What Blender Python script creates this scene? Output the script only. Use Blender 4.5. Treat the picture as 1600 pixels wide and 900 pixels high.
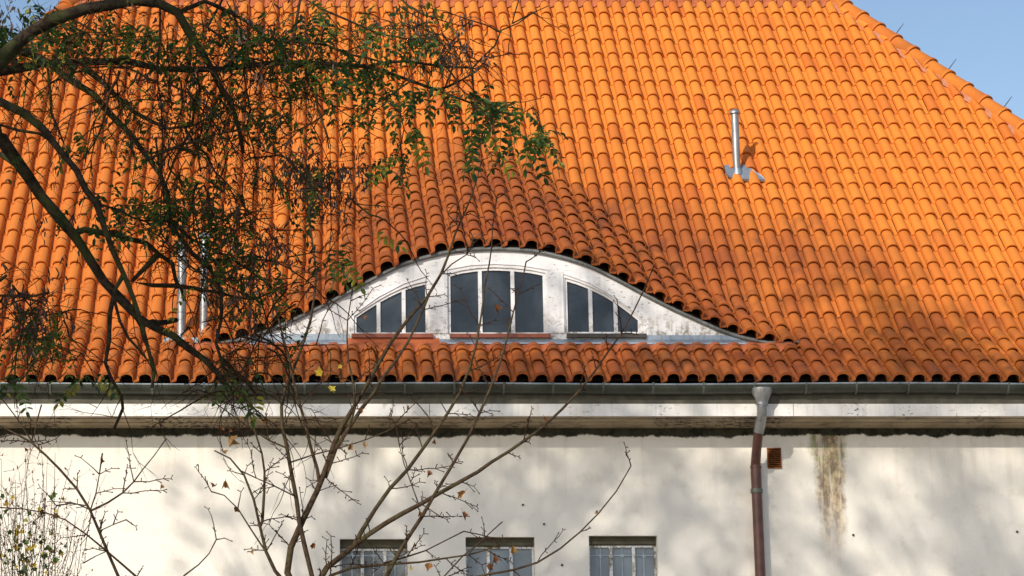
import bpy, math, random
import numpy as np
from mathutils import Vector, Matrix, Quaternion
R = math.radians
rnd = random.Random(7)
for o in list(bpy.data.objects): bpy.data.objects.remove(o)
scene = bpy.context.scene
col = scene.collection

# ------------------------------------------------------------------ camera
F = 3500.0; PITCH = R(12); D = 23.5; EYE = 1.6; PX0 = 500.0
cam = bpy.data.cameras.new('camera'); camo = bpy.data.objects.new('camera', cam); col.objects.link(camo)
camo.location = (0, -D, EYE); camo.rotation_euler = (R(90) + PITCH, 0, 0)
cam.sensor_width = 36; cam.lens = F / 1600 * 36; cam.shift_x = (800 - PX0) / 1600
cam.clip_start = .1; cam.clip_end = 3000
scene.camera = camo

# ------------------------------------------------------------------ world, sun, exposure
SUN = Vector((-.68, -1.0, .63)).normalized()           # towards the sun
elev = math.asin(SUN.z)
world = bpy.data.worlds.new('World'); scene.world = world; world.use_nodes = True
wn = world.node_tree; bg = wn.nodes['Background']
sky = wn.nodes.new('ShaderNodeTexSky'); sky.sky_type = 'NISHITA'; sky.sun_disc = False
sky.sun_elevation = elev; sky.sun_rotation = math.atan2(SUN.x, SUN.y); sky.air_density = 1.0; sky.dust_density = 1.0; sky.ozone_density = 1.0
wn.links.new(sky.outputs[0], bg.inputs[0]); bg.inputs[1].default_value = .15
sl = bpy.data.lights.new('sun', 'SUN'); sl.energy = 3.8; sl.angle = R(.6); sl.color = (1, .91, .78)
so = bpy.data.objects.new('sun', sl); col.objects.link(so); so.location = (-20, -40, 30)
so.rotation_euler = SUN.to_track_quat('Z', 'Y').to_euler()
scene.view_settings.view_transform = 'Standard'; scene.view_settings.look = 'None'
scene.view_settings.exposure = 0.0; scene.view_settings.gamma = 1

# ------------------------------------------------------------------ helpers
cp, sp = math.cos(PITCH), math.sin(PITCH)
def at(px, py, Y):
    """the world point that the photograph's pixel shows, on the vertical plane y = Y"""
    cx = (px - PX0) / F; cy = (450 - py) / F
    dy = cp - cy * sp; dz = sp + cy * cp
    t = (Y + D) / dy
    return Vector((cx * t, Y, EYE + dz * t))
def pxm(Y): return F / ((Y + D) * 1.0)                     # pixels per metre about that depth
def tag(o, label=None, cat=None, group=None, kind=None):
    if label: o['label'] = label
    if cat: o['category'] = cat
    if group: o['group'] = group
    if kind: o['kind'] = kind
    return o
def empty(name, loc=(0, 0, 0), parent=None):
    o = bpy.data.objects.new(name, None); col.objects.link(o); o.location = loc; o.empty_display_size = .2
    if parent: o.parent = parent
    return o
class MB:
    def __init__(s): s.v = []; s.f = []; s.sm = []; s.t = []; s.mi = []
    def add(s, vs, fs, smooth=False, tint=0.0, mi=0):
        b = len(s.v); s.v.extend([tuple(p) for p in vs])
        for f in fs: s.f.append([i + b for i in f]); s.sm.append(smooth); s.t.append(tint); s.mi.append(mi)
    def box(s, x0, x1, y0, y1, z0, z1, tint=0.0):
        v = [(x, y, z) for z in (z0, z1) for y in (y0, y1) for x in (x0, x1)]
        s.add(v, [(0, 2, 3, 1), (4, 5, 7, 6), (0, 1, 5, 4), (2, 6, 7, 3), (0, 4, 6, 2), (1, 3, 7, 5)], False, tint)
    def tube(s, pts, rad, n=6, cap=True, smooth=True, tint=0.0, wob=0.0):
        pts = [Vector(p) for p in pts]; m = len(pts)
        if not hasattr(rad, '__len__'): rad = [rad] * m
        up = Vector((.13, .37, .92)).normalized(); vs = []
        prev = None
        for i, p in enumerate(pts):
            t = (pts[min(i + 1, m - 1)] - pts[max(i - 1, 0)])
            if t.length < 1e-9: t = Vector((0, 0, 1))
            t.normalize()
            a = t.cross(prev if prev is not None else up)
            if a.length < 1e-4: a = t.cross(Vector((1, 0, 0)))
            a.normalize(); b = a.cross(t).normalized(); prev = b
            for k in range(n):
                an = 2 * math.pi * k / n; r = rad[i] * (1 + (rnd.uniform(-wob, wob) if wob else 0))
                vs.append(p + a * (math.cos(an) * r) + b * (math.sin(an) * r))
        fs = [(i * n + k, i * n + (k + 1) % n, (i + 1) * n + (k + 1) % n, (i + 1) * n + k) for i in range(m - 1) for k in range(n)]
        s.add(vs, fs, smooth, tint)
        if cap: s.add(vs[:n], [tuple(range(n))[::-1]], False, tint); s.add(vs[-n:], [tuple(range(n))], False, tint)
    def mesh(s, name):
        me = bpy.data.meshes.new(name); me.from_pydata(s.v, [], s.f)
        me.polygons.foreach_set('use_smooth', s.sm); me.polygons.foreach_set('material_index', s.mi)
        a = me.attributes.new('tint', 'FLOAT', 'FACE'); a.data.foreach_set('value', s.t)
        me.update(); return me
    def build(s, name, mat, parent=None, kind=None):
        me = s.mesh(name)
        for m in (mat if isinstance(mat, (list, tuple)) else [mat]): me.materials.append(m)
        o = bpy.data.objects.new(name, me); col.objects.link(o)
        if parent: o.parent = parent; o.matrix_parent_inverse = Matrix.Translation(-parent.matrix_world.translation) if False else Matrix()
        if parent is not None:
            o.location = -absloc(parent)
        if kind: o['kind'] = kind
        return o
def absloc(o):
    v = Vector(o.location)
    while o.parent: o = o.parent; v += Vector(o.location)
    return v

# ------------------------------------------------------------------ materials
def newmat(name):
    m = bpy.data.materials.new(name); m.use_nodes = True; nt = m.node_tree
    return m, nt, nt.nodes['Principled BSDF']
def N(nt, t, **kw):
    n = nt.nodes.new(t)
    for k, v in kw.items():
        if k.startswith('i_'): n.inputs[k[2:].replace('_', ' ')].default_value = v
        elif k.startswith('n'): n.inputs[int(k[1:])].default_value = v
        else: setattr(n, k, v)
    return n
def noise(nt, vec, scale, detail=4, rough=.55, dist=0.0):
    n = nt.nodes.new('ShaderNodeTexNoise'); n.inputs['Scale'].default_value = scale; n.inputs['Detail'].default_value = detail
    n.inputs['Roughness'].default_value = rough; n.inputs['Distortion'].default_value = dist
    nt.links.new(vec, n.inputs['Vector']); return n.outputs['Fac']
def ramp(nt, fac, stops, interp='LINEAR'):
    n = nt.nodes.new('ShaderNodeValToRGB'); n.color_ramp.interpolation = interp
    e = n.color_ramp.elements
    while len(e) < len(stops): e.new(.5)
    for k, (p, c) in enumerate(stops):
        e[k].position = p; e[k].color = (c, c, c, 1) if not hasattr(c, '__len__') else (*c, 1)
    nt.links.new(fac, n.inputs[0]); return n.outputs[0]
def mix(nt, fac, a, b, mode='MIX'):
    n = nt.nodes.new('ShaderNodeMix'); n.data_type = 'RGBA'; n.blend_type = mode
    for v, s in ((fac, n.inputs[0]), (a, n.inputs[6]), (b, n.inputs[7])):
        if hasattr(v, 'links'): nt.links.new(v, s)
        elif hasattr(v, '__len__'): s.default_value = (*v, 1)
        else: s.default_value = v
    return n.outputs[2]
def mth(nt, op, a, b=0.0, clamp=False):
    n = nt.nodes.new('ShaderNodeMath'); n.operation = op; n.use_clamp = clamp
    for v, s in ((a, n.inputs[0]), (b, n.inputs[1])):
        if hasattr(v, 'links'): nt.links.new(v, s)
        else: s.default_value = v
    return n.outputs[0]
def pos(nt, sc=(1, 1, 1)):
    g = nt.nodes.new('ShaderNodeNewGeometry'); m = nt.nodes.new('ShaderNodeMapping'); m.inputs['Scale'].default_value = sc
    nt.links.new(g.outputs['Position'], m.inputs[0]); return m.outputs[0]
def bump(nt, bs, h, strength=.3, dist=.01):
    n = nt.nodes.new('ShaderNodeBump'); n.inputs['Strength'].default_value = strength; n.inputs['Distance'].default_value = dist
    nt.links.new(h, n.inputs['Height']); nt.links.new(n.outputs[0], bs.inputs['Normal'])
def attr(nt, name):
    n = nt.nodes.new('ShaderNodeAttribute'); n.attribute_name = name; return n.outputs['Fac']
def smooth(nt, v, a, b):
    n = nt.nodes.new('ShaderNodeMapRange'); n.interpolation_type = 'SMOOTHSTEP'
    n.inputs[1].default_value = a; n.inputs[2].default_value = b; nt.links.new(v, n.inputs[0]); return n.outputs[0]

def tile_material():
    m, nt, b = newmat('clay_tile')
    P = pos(nt)
    oi = nt.nodes.new('ShaderNodeObjectInfo')
    r = mth(nt, 'FRACT', mth(nt, 'ADD', attr(nt, 'tint'), oi.outputs['Random']))
    base = ramp(nt, r, [(0, (.58, .155, .028)), (.05, (.65, .188, .030)), (.22, (.70, .218, .033)), (.75, (.735, .242, .037)), (1, (.66, .190, .032))])
    n1 = noise(nt, P, 1.1, 3); n2 = noise(nt, P, 14, 5); n3 = noise(nt, P, 70, 4)
    base = mix(nt, mth(nt, 'MULTIPLY', smooth(nt, n2, .45, .8), .3), base, (.55, .15, .022))
    g = attr(nt, 'grime_shade')  # dirt plus tree shade painted into the tile colour
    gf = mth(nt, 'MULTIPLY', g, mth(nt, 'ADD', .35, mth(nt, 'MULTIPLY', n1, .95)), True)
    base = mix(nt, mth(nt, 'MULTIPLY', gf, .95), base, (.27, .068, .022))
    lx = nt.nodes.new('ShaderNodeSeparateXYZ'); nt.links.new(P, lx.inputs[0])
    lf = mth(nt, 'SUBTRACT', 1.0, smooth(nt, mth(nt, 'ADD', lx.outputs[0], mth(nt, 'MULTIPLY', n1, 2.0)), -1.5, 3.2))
    base = mix(nt, mth(nt, 'MULTIPLY', lf, .62), base, (.53, .155, .032))  # weathered tint towards the left, also painted in place of tree shade
    # weather-dark blotches and black lichen, stronger where dirt and painted shade lie
    sep = nt.nodes.new('ShaderNodeSeparateXYZ'); nt.links.new(P, sep.inputs[0])
    n4 = noise(nt, pos(nt, (2.0, 1.2, 1.2)), 1.4, 5, .65)
    bl = mth(nt, 'MULTIPLY', smooth(nt, n4, .50, .70), mth(nt, 'ADD', .06, mth(nt, 'MULTIPLY', g, .75)), True)
    base = mix(nt, bl, base, (.15, .052, .024))
    n5 = noise(nt, P, 38, 4, .7)
    base = mix(nt, mth(nt, 'MULTIPLY', smooth(nt, n5, .62, .8), mth(nt, 'ADD', .10, mth(nt, 'MULTIPLY', g, .5)), True), base, (.09, .05, .03))
    n6 = noise(nt, P, 55, 2, .5)
    base = mix(nt, mth(nt, 'MULTIPLY', smooth(nt, n6, .74, .8), .35), base, (.75, .6, .4))
    nt.links.new(base, b.inputs['Base Color'])
    b.inputs['Roughness'].default_value = .62; b.inputs['Specular IOR Level'].default_value = .25
    bump(nt, b, n3, .25, .004)
    return m
def paint_material(name, c, dirt, peel=.62, peelc=(.13, .105, .08), splash=False):
    m, nt, b = newmat(name); P = pos(nt)
    n1 = noise(nt, P, 3, 5); n2 = noise(nt, pos(nt, (6, 6, 14)), 3.2, 8, .72, .6); n3 = noise(nt, P, 1.3, 3)
    base = mix(nt, smooth(nt, n1, .4, .75), c, dirt)
    st = noise(nt, pos(nt, (26, 26, 1.2)), 1.2, 4, .6)
    base = mix(nt, mth(nt, 'MULTIPLY', smooth(nt, st, .52, .75), .35), base, tuple(k * .55 for k in dirt))
    pf = mth(nt, 'MULTIPLY', smooth(nt, n2, peel, peel + .035), smooth(nt, n3, .44, .58))
    base = mix(nt, pf, base, peelc)
    if splash:
        sp_ = nt.nodes.new('ShaderNodeSeparateXYZ'); nt.links.new(P, sp_.inputs[0])
        zb_ = at(773, 540, 1.05).z
        low = mth(nt, 'SUBTRACT', 1.0, smooth(nt, sp_.outputs[2], zb_, zb_ + .42)); ns = noise(nt, pos(nt, (1, 1, .7)), 11, 8, .75)
        base = mix(nt, mth(nt, 'MULTIPLY', low, smooth(nt, ns, .46, .60)), base, mix(nt, smooth(nt, noise(nt, P, 30, 3), .4, .6), (.34, .29, .20), (.12, .10, .07)))
        ct = noise(nt, pos(nt, (2.2, 1, 5.5)), 2.4, 8, .72, 1.2)
        base = mix(nt, mth(nt, 'MULTIPLY', smooth(nt, ct, .60, .66), .6), base, (.27, .25, .22))
    nt.links.new(base, b.inputs['Base Color']); b.inputs['Roughness'].default_value = .5
    bump(nt, b, mth(nt, 'SUBTRACT', 1.0, pf), .5, .004); return m
def metal_material(name, c1, c2, rough=.5, metallic=.55, stain=None):
    m, nt, b = newmat(name); P = pos(nt)
    n1 = noise(nt, P, 4, 5, .6); n2 = noise(nt, pos(nt, (18, 18, 2)), 2, 4)
    base = mix(nt, smooth(nt, n1, .35, .7), c1, c2)
    base = mix(nt, mth(nt, 'MULTIPLY', smooth(nt, n2, .5, .72), .5), base, stain or tuple(k * .45 for k in c2))
    nt.links.new(base, b.inputs['Base Color']); b.inputs['Roughness'].default_value = rough; b.inputs['Metallic'].default_value = metallic
    bump(nt, b, n1, .15, .004); return m
def plain(name, c, rough=.6, c2=None, sc=20, spec=.3, bumps=.2):
    m, nt, b = newmat(name); P = pos(nt); n1 = noise(nt, P, sc, 5, .6)
    base = mix(nt, smooth(nt, n1, .3, .7), c, c2 or tuple(k * .6 for k in c))
    nt.links.new(base, b.inputs['Base Color']); b.inputs['Roughness'].default_value = rough; b.inputs['Specular IOR Level'].default_value = spec
    bump(nt, b, n1, bumps, .005); return m
M = {}
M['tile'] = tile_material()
M['white'] = paint_material('white_weathered_paint', (.78, .78, .79), (.56, .56, .57), .59, splash=True)
M['fascia'] = paint_material('cream_flaking_paint', (.86, .84, .81), (.74, .70, .65), .585, (.16, .13, .08))
M['soffit'] = paint_material('stained_board_paint', (.42, .33, .21), (.22, .165, .10), .50, (.05, .035, .02))
M['zinc'] = metal_material('zinc_sheet', (.38, .43, .49), (.26, .31, .37), .45, .5)
M['galv'] = metal_material('galvanised_steel', (.40, .40, .40), (.25, .26, .27), .45, .7)
M['lead'] = metal_material('lead_edge', (.20, .21, .21), (.10, .105, .10), .6, .3)
M['gutter'] = metal_material('gutter_metal', (.070, .078, .062), (.038, .043, .032), .42, .35, (.04, .04, .026))
M['rim'] = metal_material('gutter_rim', (.36, .40, .42), (.22, .25, .26), .4, .5)
M['bracket'] = metal_material('bracket_metal', (.15, .165, .14), (.08, .09, .075), .5, .4)
M['brown'] = plain('brown_pipe_paint', (.115, .045, .032), .38, (.075, .028, .022), 9, .5)
M['rust'] = plain('rusty_iron', (.30, .10, .025), .85, (.10, .035, .012), 40, .2, .6)
M['flash'] = plain('red_painted_flashing', (.48, .14, .055), .65, (.36, .10, .04), 6, .2)
M['sillred'] = plain('red_brown_sill', (.30, .095, .055), .5, (.2, .06, .04), 12)
M['silldark'] = plain('dark_sill', (.07, .06, .055), .5, (.04, .035, .03), 12)
M['mortar'] = plain('pink_mortar', (.54, .25, .15), .9, (.38, .16, .10), 30, .1, .8)
M['gutbd'] = plain('shaded_gutter_board', (.13, .12, .09), .8, (.08, .075, .06), 8)  # board colour darkened to paint in the gutter's shadow
M['deck'] = plain('roof_boards', (.05, .03, .02), .9)
M['dark'] = plain('dark_interior', (.012, .012, .012), .9)

def glass(name, c, rough=.06, c2=None, ior=1.5):
    m, nt, b = newmat(name); P = pos(nt); n1 = noise(nt, P, 1.8, 4, .6, .6)
    base = mix(nt, smooth(nt, n1, .35, .68), c, c2 or c)  # paler noise patches paint soft reflections into the pane colour
    nt.links.new(base, b.inputs['Base Color']); b.inputs['Roughness'].default_value = rough
    b.inputs['IOR'].default_value = ior; bump(nt, b, noise(nt, P, 3, 2), .05, .01); return m
M['glass'] = glass('dark_glass', (.012, .016, .022), .10, (.045, .056, .068))
M['glass2'] = glass('grey_blue_glass', (.15, .19, .235), .10, (.19, .23, .28))  # grey-blue pane colour, slightly uneven
M['glass3'] = glass('painted_reflection_glass', (.05, .06, .07), .05, (.28, .30, .33), 1.7)  # dark pane with pale reflections painted into its colour

def wall_material():
    m, nt, b = newmat('old_plaster'); P = pos(nt)
    n1 = noise(nt, P, .8, 5, .6); n2 = noise(nt, P, 6, 6, .65); n3 = noise(nt, P, 45, 5, .6)
    base = mix(nt, smooth(nt, n1, .35, .7), (.86, .82, .745), (.81, .77, .70))
    base = mix(nt, mth(nt, 'MULTIPLY', smooth(nt, n2, .52, .75), .35), base, (.60, .53, .43))
    st = noise(nt, pos(nt, (5, 5, .45)), 1.0, 5, .6)
    base = mix(nt, mth(nt, 'MULTIPLY', smooth(nt, st, .55, .8), .12), base, (.50, .45, .38))
    sep = nt.nodes.new('ShaderNodeSeparateXYZ'); nt.links.new(P, sep.inputs[0])
    x, z = sep.outputs[0], sep.outputs[2]
    # ragged black mould and painted shadow gap along the wall top, under the eaves
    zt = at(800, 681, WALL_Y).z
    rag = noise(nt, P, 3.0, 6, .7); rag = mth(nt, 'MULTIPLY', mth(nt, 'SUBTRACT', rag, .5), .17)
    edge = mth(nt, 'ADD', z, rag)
    mould_shade = smooth(nt, edge, zt - .012, zt + .012)
    # long stain below the vent
    xs0 = at(1298, 760, WALL_Y).x; zs_top = at(1298, 682, WALL_Y).z; zs_bot = at(1298, 870, WALL_Y).z
    wob = mth(nt, 'MULTIPLY', mth(nt, 'SUBTRACT', noise(nt, P, 5, 6, .7), .5), .22)
    dx = mth(nt, 'ABSOLUTE', mth(nt, 'ADD', mth(nt, 'SUBTRACT', x, xs0), wob))
    fall = nt.nodes.new('ShaderNodeMapRange'); nt.links.new(z, fall.inputs[0])
    fall.inputs[1].default_value = zs_bot - .4; fall.inputs[2].default_value = zs_top; fall.inputs[3].default_value = .10; fall.inputs[4].default_value = .20
    smask = mth(nt, 'SUBTRACT', 1.0, smooth(nt, mth(nt, 'SUBTRACT', dx, fall.outputs[0]), -.07, .03))
    vfade = smooth(nt, z, zs_bot - .35, zs_bot + .75)
    sm = mth(nt, 'MULTIPLY', mth(nt, 'MULTIPLY', smask, vfade), mth(nt, 'ADD', .55, mth(nt, 'MULTIPLY', smooth(nt, noise(nt, pos(nt, (16, 16, 1.6)), 1.0, 6, .7), .38, .56), .45)))
    n8 = noise(nt, pos(nt, (1, 1, .6)), 11, 7, .75)
    inner = ramp(nt, n8, [(.34, (.62, .52, .38)), (.45, (.42, .31, .17)), (.53, (.20, .125, .055)), (.62, (.07, .045, .02))])
    green = mix(nt, smooth(nt, noise(nt, P, 9, 5, .7), .45, .6), inner, (.17, .18, .03))
    inner = mix(nt, smooth(nt, z, zs_top - .6, zs_top - .1), inner, green)
    base = mix(nt, mth(nt, 'MULTIPLY', sm, .88), base, inner)
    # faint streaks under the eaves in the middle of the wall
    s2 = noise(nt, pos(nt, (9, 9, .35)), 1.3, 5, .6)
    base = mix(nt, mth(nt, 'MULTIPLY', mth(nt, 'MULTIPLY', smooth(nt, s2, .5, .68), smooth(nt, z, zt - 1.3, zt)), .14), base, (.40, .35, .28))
    base = mix(nt, mould_shade, base, mix(nt, smooth(nt, n8, .35, .6), (.020, .020, .014), (.055, .052, .035)))
    nt.links.new(base, b.inputs['Base Color']); b.inputs['Roughness'].default_value = .88; b.inputs['Specular IOR Level'].default_value = .15
    h = mth(nt, 'ADD', mth(nt, 'MULTIPLY', n3, .4), mth(nt, 'ADD', n2, mth(nt, 'MULTIPLY', sm, -.6)))
    bump(nt, b, h, .5, .014); return m

def bark_material(name, c1, c2, moss=.5, mossc=(.10, .12, .03)):
    m, nt, b = newmat(name); P = pos(nt)
    n1 = noise(nt, P, 28, 6, .7); n2 = noise(nt, P, 4.5, 4, .6)
    base = mix(nt, smooth(nt, n1, .35, .65), c1, c2)
    base = mix(nt, mth(nt, 'MULTIPLY', smooth(nt, n2, .48, .62), moss), base, mossc)
    nt.links.new(base, b.inputs['Base Color']); b.inputs['Roughness'].default_value = .9; b.inputs['Specular IOR Level'].default_value = .1
    bump(nt, b, n1, .8, .012); return m
M['locust'] = bark_material('dark_mossy_bark', (.020, .014, .010), (.055, .042, .028), .6, (.060, .075, .024))
M['twig'] = bark_material('dark_twig', (.035, .018, .010), (.07, .038, .02), .2)
M['maple'] = bark_material('maple_bark', (.035, .022, .014), (.085, .058, .036), .35, (.09, .085, .035))
M['mtwig'] = bark_material('maple_twig', (.030, .014, .010), (.062, .032, .022), .1)
def leaf_material(name, stops, tr=.35):
    m, nt, b = newmat(name); oi = nt.nodes.new('ShaderNodeObjectInfo')
    r = mth(nt, 'FRACT', mth(nt, 'ADD', attr(nt, 'tint'), oi.outputs['Random']))
    c = ramp(nt, r, stops); nt.links.new(c, b.inputs['Base Color']); b.inputs['Roughness'].default_value = .55
    t = nt.nodes.new('ShaderNodeBsdfTranslucent'); nt.links.new(c, t.inputs[0])
    mx = nt.nodes.new('ShaderNodeMixShader'); mx.inputs[0].default_value = tr
    out = nt.nodes['Material Output']
    nt.links.new(b.outputs[0], mx.inputs[1]); nt.links.new(t.outputs[0], mx.inputs[2]); nt.links.new(mx.outputs[0], out.inputs[0]); return m
M['leaf'] = leaf_material('green_leaf', [(0, (.022, .058, .012)), (.5, (.045, .105, .015)), (.82, (.11, .18, .022)), (1, (.36, .33, .04))], .42)
M['pod'] = leaf_material('dry_pod', [(0, (.020, .008, .005)), (.6, (.055, .022, .010)), (1, (.12, .05, .02))], .1)
M['dryleaf'] = leaf_material('dry_leaf', [(0, (.16, .06, .02)), (.6, (.26, .11, .03)), (1, (.34, .19, .05))], .3)
M['yleaf'] = leaf_material('yellow_leaf', [(0, (.50, .33, .03)), (.6, (.45, .36, .04)), (1, (.22, .25, .04))], .35)

# ------------------------------------------------------------------ roof geometry
T47, T31 = math.tan(R(47)), math.tan(R(31.5))
def elv(py): return math.tan(PITCH + math.atan((450 - py) / F))
Z0 = EYE + D * elv(592)                                    # tile ends at the eave, y = 0
DB = ((elv(523.5) * D) - (Z0 - EYE)) / (T31 - elv(523.5))   # where the sprocket meets the main slope
ZB = Z0 + DB * T31
def d_main(py): e = elv(py); return (e * (D + DB) - (ZB - EYE)) / (T47 - e) + DB
def d_kick(py): e = elv(py); return (e * D - (Z0 - EYE)) / (T31 - e)
DR = d_main(0)                                            # ridge
ZR = ZB + (DR - DB) * T47
DF = d_kick(541)                                           # plane of the dormer front
ZF = Z0 + DF * T31
WALL_Y = .47
M['wall'] = wall_material()
# courses (distance down the slope from the ridge) measured in the photograph
rows_px = [8, 28.5, 48, 70, 91, 113.5, 135, 157, 180, 202, 225.5, 248.5, 271.7, 294.4, 318.9, 343.3, 368.3, 393.7, 419, 446, 473, 500, 523.5]
LM = (DR - DB) / math.cos(R(47)); LK = DB / math.cos(R(31.5))
srow = np.array([(DR - d_main(p)) / math.cos(R(47)) for p in rows_px])
pf = np.polyfit(np.arange(len(srow)), srow, 3)
ROWS = [float(np.polyval(pf, i)) for i in range(len(srow))]
ROWS[-1] = LM - .0
nk = 4
ROWS += [LM + LK * (k + 1) / nk + (.075 if k == nk - 1 else 0) for k in range(nk)]     # lower ends of every course
# the dormer arch: half-width in px -> top of the lead edge in px
CX = 773
arch_px = [(0, 386), (35, 387), (70, 390.5), (110, 400), (149, 413), (195, 436), (230, 455.5), (275, 479), (328, 503), (357, 516), (386, 525), (423, 533), (452, 538), (484, 541.5), (520, 541.5)]
ax = np.array([at(CX + a, b, DF).x - at(CX, b, DF).x for a, b in arch_px]); az = np.array([at(CX, b, DF).z for a, b in arch_px])
XC = at(CX, 480, DF).x
# a smooth curve through the samples
gx = np.linspace(0, ax[-1], 400); gz = np.interp(gx, ax, az)
ker = np.hanning(41); ker /= ker.sum()
gpad = np.concatenate([gz[40:0:-1], gz, np.full(40, gz[-1])]); gz = np.convolve(gpad, ker, 'same')[40:-40]
XH = at(CX + 484, 541, DF).x - at(CX, 541, DF).x
def arch_z(x): return float(np.interp(abs(x - XC), gx, gz))      # top of lead edge on the front plane
def hump(x):
    a = abs(x - XC)
    if a >= XH: return 0.0
    h = arch_z(x) - ZF + .045 * min(1, (XH - a) / .5)
    return max(h, 0.0)
FRONT_OV = .07
def surf(x, s):
    """point on the tiled surface s metres down the slope from the ridge in the column at x"""
    h = hump(x); dbx = DB + h / (T47 - T31)
    lm = (DR - dbx) / math.cos(R(47))
    if s <= lm: d = DR - s * math.cos(R(47)); return Vector((x, d, ZR - s * math.sin(R(47))))
    t = s - lm; d = dbx - t * math.cos(R(31.5)); return Vector((x, d, ZR - lm * math.sin(R(47)) - t * math.sin(R(31.5))))
def surf_len(x):
    h = hump(x); dbx = DB + h / (T47 - T31)
    return (DR - dbx) / math.cos(R(47)) + (dbx - (DF - FRONT_OV)) / math.cos(R(31.5))
# hips
def on_main(px, py):
    d = d_main(py); return at(px, py, d)
hA, hB = on_main(1311, 13), on_main(1600, 212)
hk = (hB.x - hA.x) / (hA.y - hB.y)                         # metres sideways per metre outwards
XRc = hA.x + (hA.y - DR) * hk
XLc = on_main(128, 0).x
def hip_r(d): return XRc + (DR - d) * hk
def hip_l(d): return XLc - (DR - d) * hk
EX_R, EX_L = hip_r(0), hip_l(0)
print('ridge', round(DR, 2), 'hk', round(hk, 2), 'eave', round(EX_L, 1), round(EX_R, 1), 'arch', round(XH, 2), 'gauges', [round(b - a, 3) for a, b in zip(ROWS, ROWS[1:])])

# ------------------------------------------------------------------ setting
gm, nt, gb = newmat('ground_earth_grass'); P = pos(nt)
nt.links.new(mix(nt, smooth(nt, noise(nt, P, .6, 6, .65), .4, .62), (.34, .29, .25), (.22, .20, .14)), gb.inputs['Base Color']); gb.inputs['Roughness'].default_value = .95
g = MB(); g.add([(-900, -900, 0), (900, -900, 0), (900, 900, 0), (-900, 900, 0)], [(0, 1, 2, 3)])
tag(g.build('ground', gm), kind='structure')

house = empty('house', (XC, 6, 0)); tag(house, 'old plastered house with orange hipped tile roof and white eyebrow dormer', 'house')

# ---- roof boards, other slopes
def clampx(x, d, m=0.0): return max(hip_l(d) + m, min(hip_r(d) - m, x))
rf = MB()
xs = np.concatenate([[EX_L], np.arange(-14, 20, .12), [EX_R]]); xs = sorted(x for x in set(xs.tolist()) if EX_L <= x <= EX_R)
def deck_cols(mb, fn, ss, off):
    for a, b in zip(xs, xs[1:]):
        pa = [fn(a, t) for t in ss]; pb = [fn(b, t) for t in ss]
        vs = []
        for p, q in zip(pa, pb):
            for r in (p, q):
                x = clampx(r.x, r.y); vs.append((x, r.y, r.z - off))
        mb.add(vs, [(2 * i, 2 * i + 2, 2 * i + 3, 2 * i + 1) for i in range(len(ss) - 1)], True)
def col_all(x, t):
    inside = abs(x - XC) < XH
    L = surf_len(x) if inside else LM + LK
    L += (-.06 if inside else .0)
    return surf(x, L * t)
deck_cols(rf, col_all, np.linspace(0, 1, 26), .022)
# strip of roof below the dormer front
for a, b in zip(xs, xs[1:]):
    if abs((a + b) / 2 - XC) < XH + .1:
        rf.add([(a, .0, Z0 - .02), (b, .0, Z0 - .02), (b, DF + .1, ZF - .02 + .1 * T31), (a, DF + .1, ZF - .02 + .1 * T31)], [(0, 1, 2, 3)])
DBK = 2 * DR
for xr, xe in ((XRc, EX_R), (XLc, EX_L)):
    rf.add([(xr, DR, ZR - .05), (xe, 0, Z0 - .04), (xe, DBK, Z0 - .04)], [(0, 1, 2)])
rf.add([(XLc, DR, ZR - .05), (XRc, DR, ZR - .05), (EX_R, DBK, Z0 - .04), (EX_L, DBK, Z0 - .04)], [(0, 1, 2, 3)])
roof = rf.build('roof', M['deck'], house)

# ---- tiles
W = .2
prof = []
for k in range(10):
    a = math.pi * k / 9; prof.append((.002 + .067 * (1 - math.cos(a)), .010 + .061 * math.sin(a) ** .8 if 0 < k < 9 else (.008 if k == 0 else -.006)))
prof += [(.1400, -.018), (.147, -.017), (.158, -.010), (.164, -.005), (.171, -.009), (.186, -.003), (.2025, .008)]
OVL = .055; TH = .010
class TileSet:
    pass
def tile_geo(x0, s0, s1, fn, lim=True, jit=True, lift=.029, TH=TH):
    """one pantile: column at x0, from s0 (hidden top) down to s1 (lower end)"""
    jx = rnd.uniform(-.0035, .0035) if jit else 0; js = (rnd.uniform(-.007, .007) if rnd.random() > .03 else rnd.uniform(.012, .024)) if jit else 0; jh = rnd.uniform(-.001, .005) if jit else 0
    tw = rnd.uniform(-.03, .03) if jit else 0
    s1 += js
    n = len(prof); top = []
    def P(u, s, h):
        x = x0 + u + jx
        p = fn(x, s); q = fn(x + .01, s); r = fn(x, s + .01)
        nn = (r - p).cross(q - p)
        if nn.length < 1e-9: nn = Vector((0, -.7, .7))
        nn.normalize()
        if nn.z < 0: nn = -nn
        v = p + nn * (h + .006)
        if lim: v.x = clampx(v.x, v.y, .06)
        return v
    vs = []
    rowsv = []
    for s, wsc, hs, lf in ((s0, .93, .90, 0.0), (s1, 1.05, 1.04, lift)):
        row = []
        for u, h in prof:
            uu = .069 + (u - .069) * (wsc if u < .139 else 1.0)
            row.append(P(uu, s + tw * (u - .1), h * hs + lf * (1 if u < .139 else .5) + jh))
        rowsv.append(row)
    under = [P(.069 + (u - .069) * (.98 if u < .139 else 1.0), s1 + tw * (u - .1), (h - TH if h < .02 else h - TH * 1.3) + lift * (1 if u < .139 else .5) + jh) for u, h in prof]
    back = [P(.069 + (u - .069) * (.95 if u < .139 else 1.0), s1 - .16, (h - TH if h < .02 else h - TH * 1.3) + lift * .6) for u, h in prof]
    return rowsv[0], rowsv[1], under, back
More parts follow.
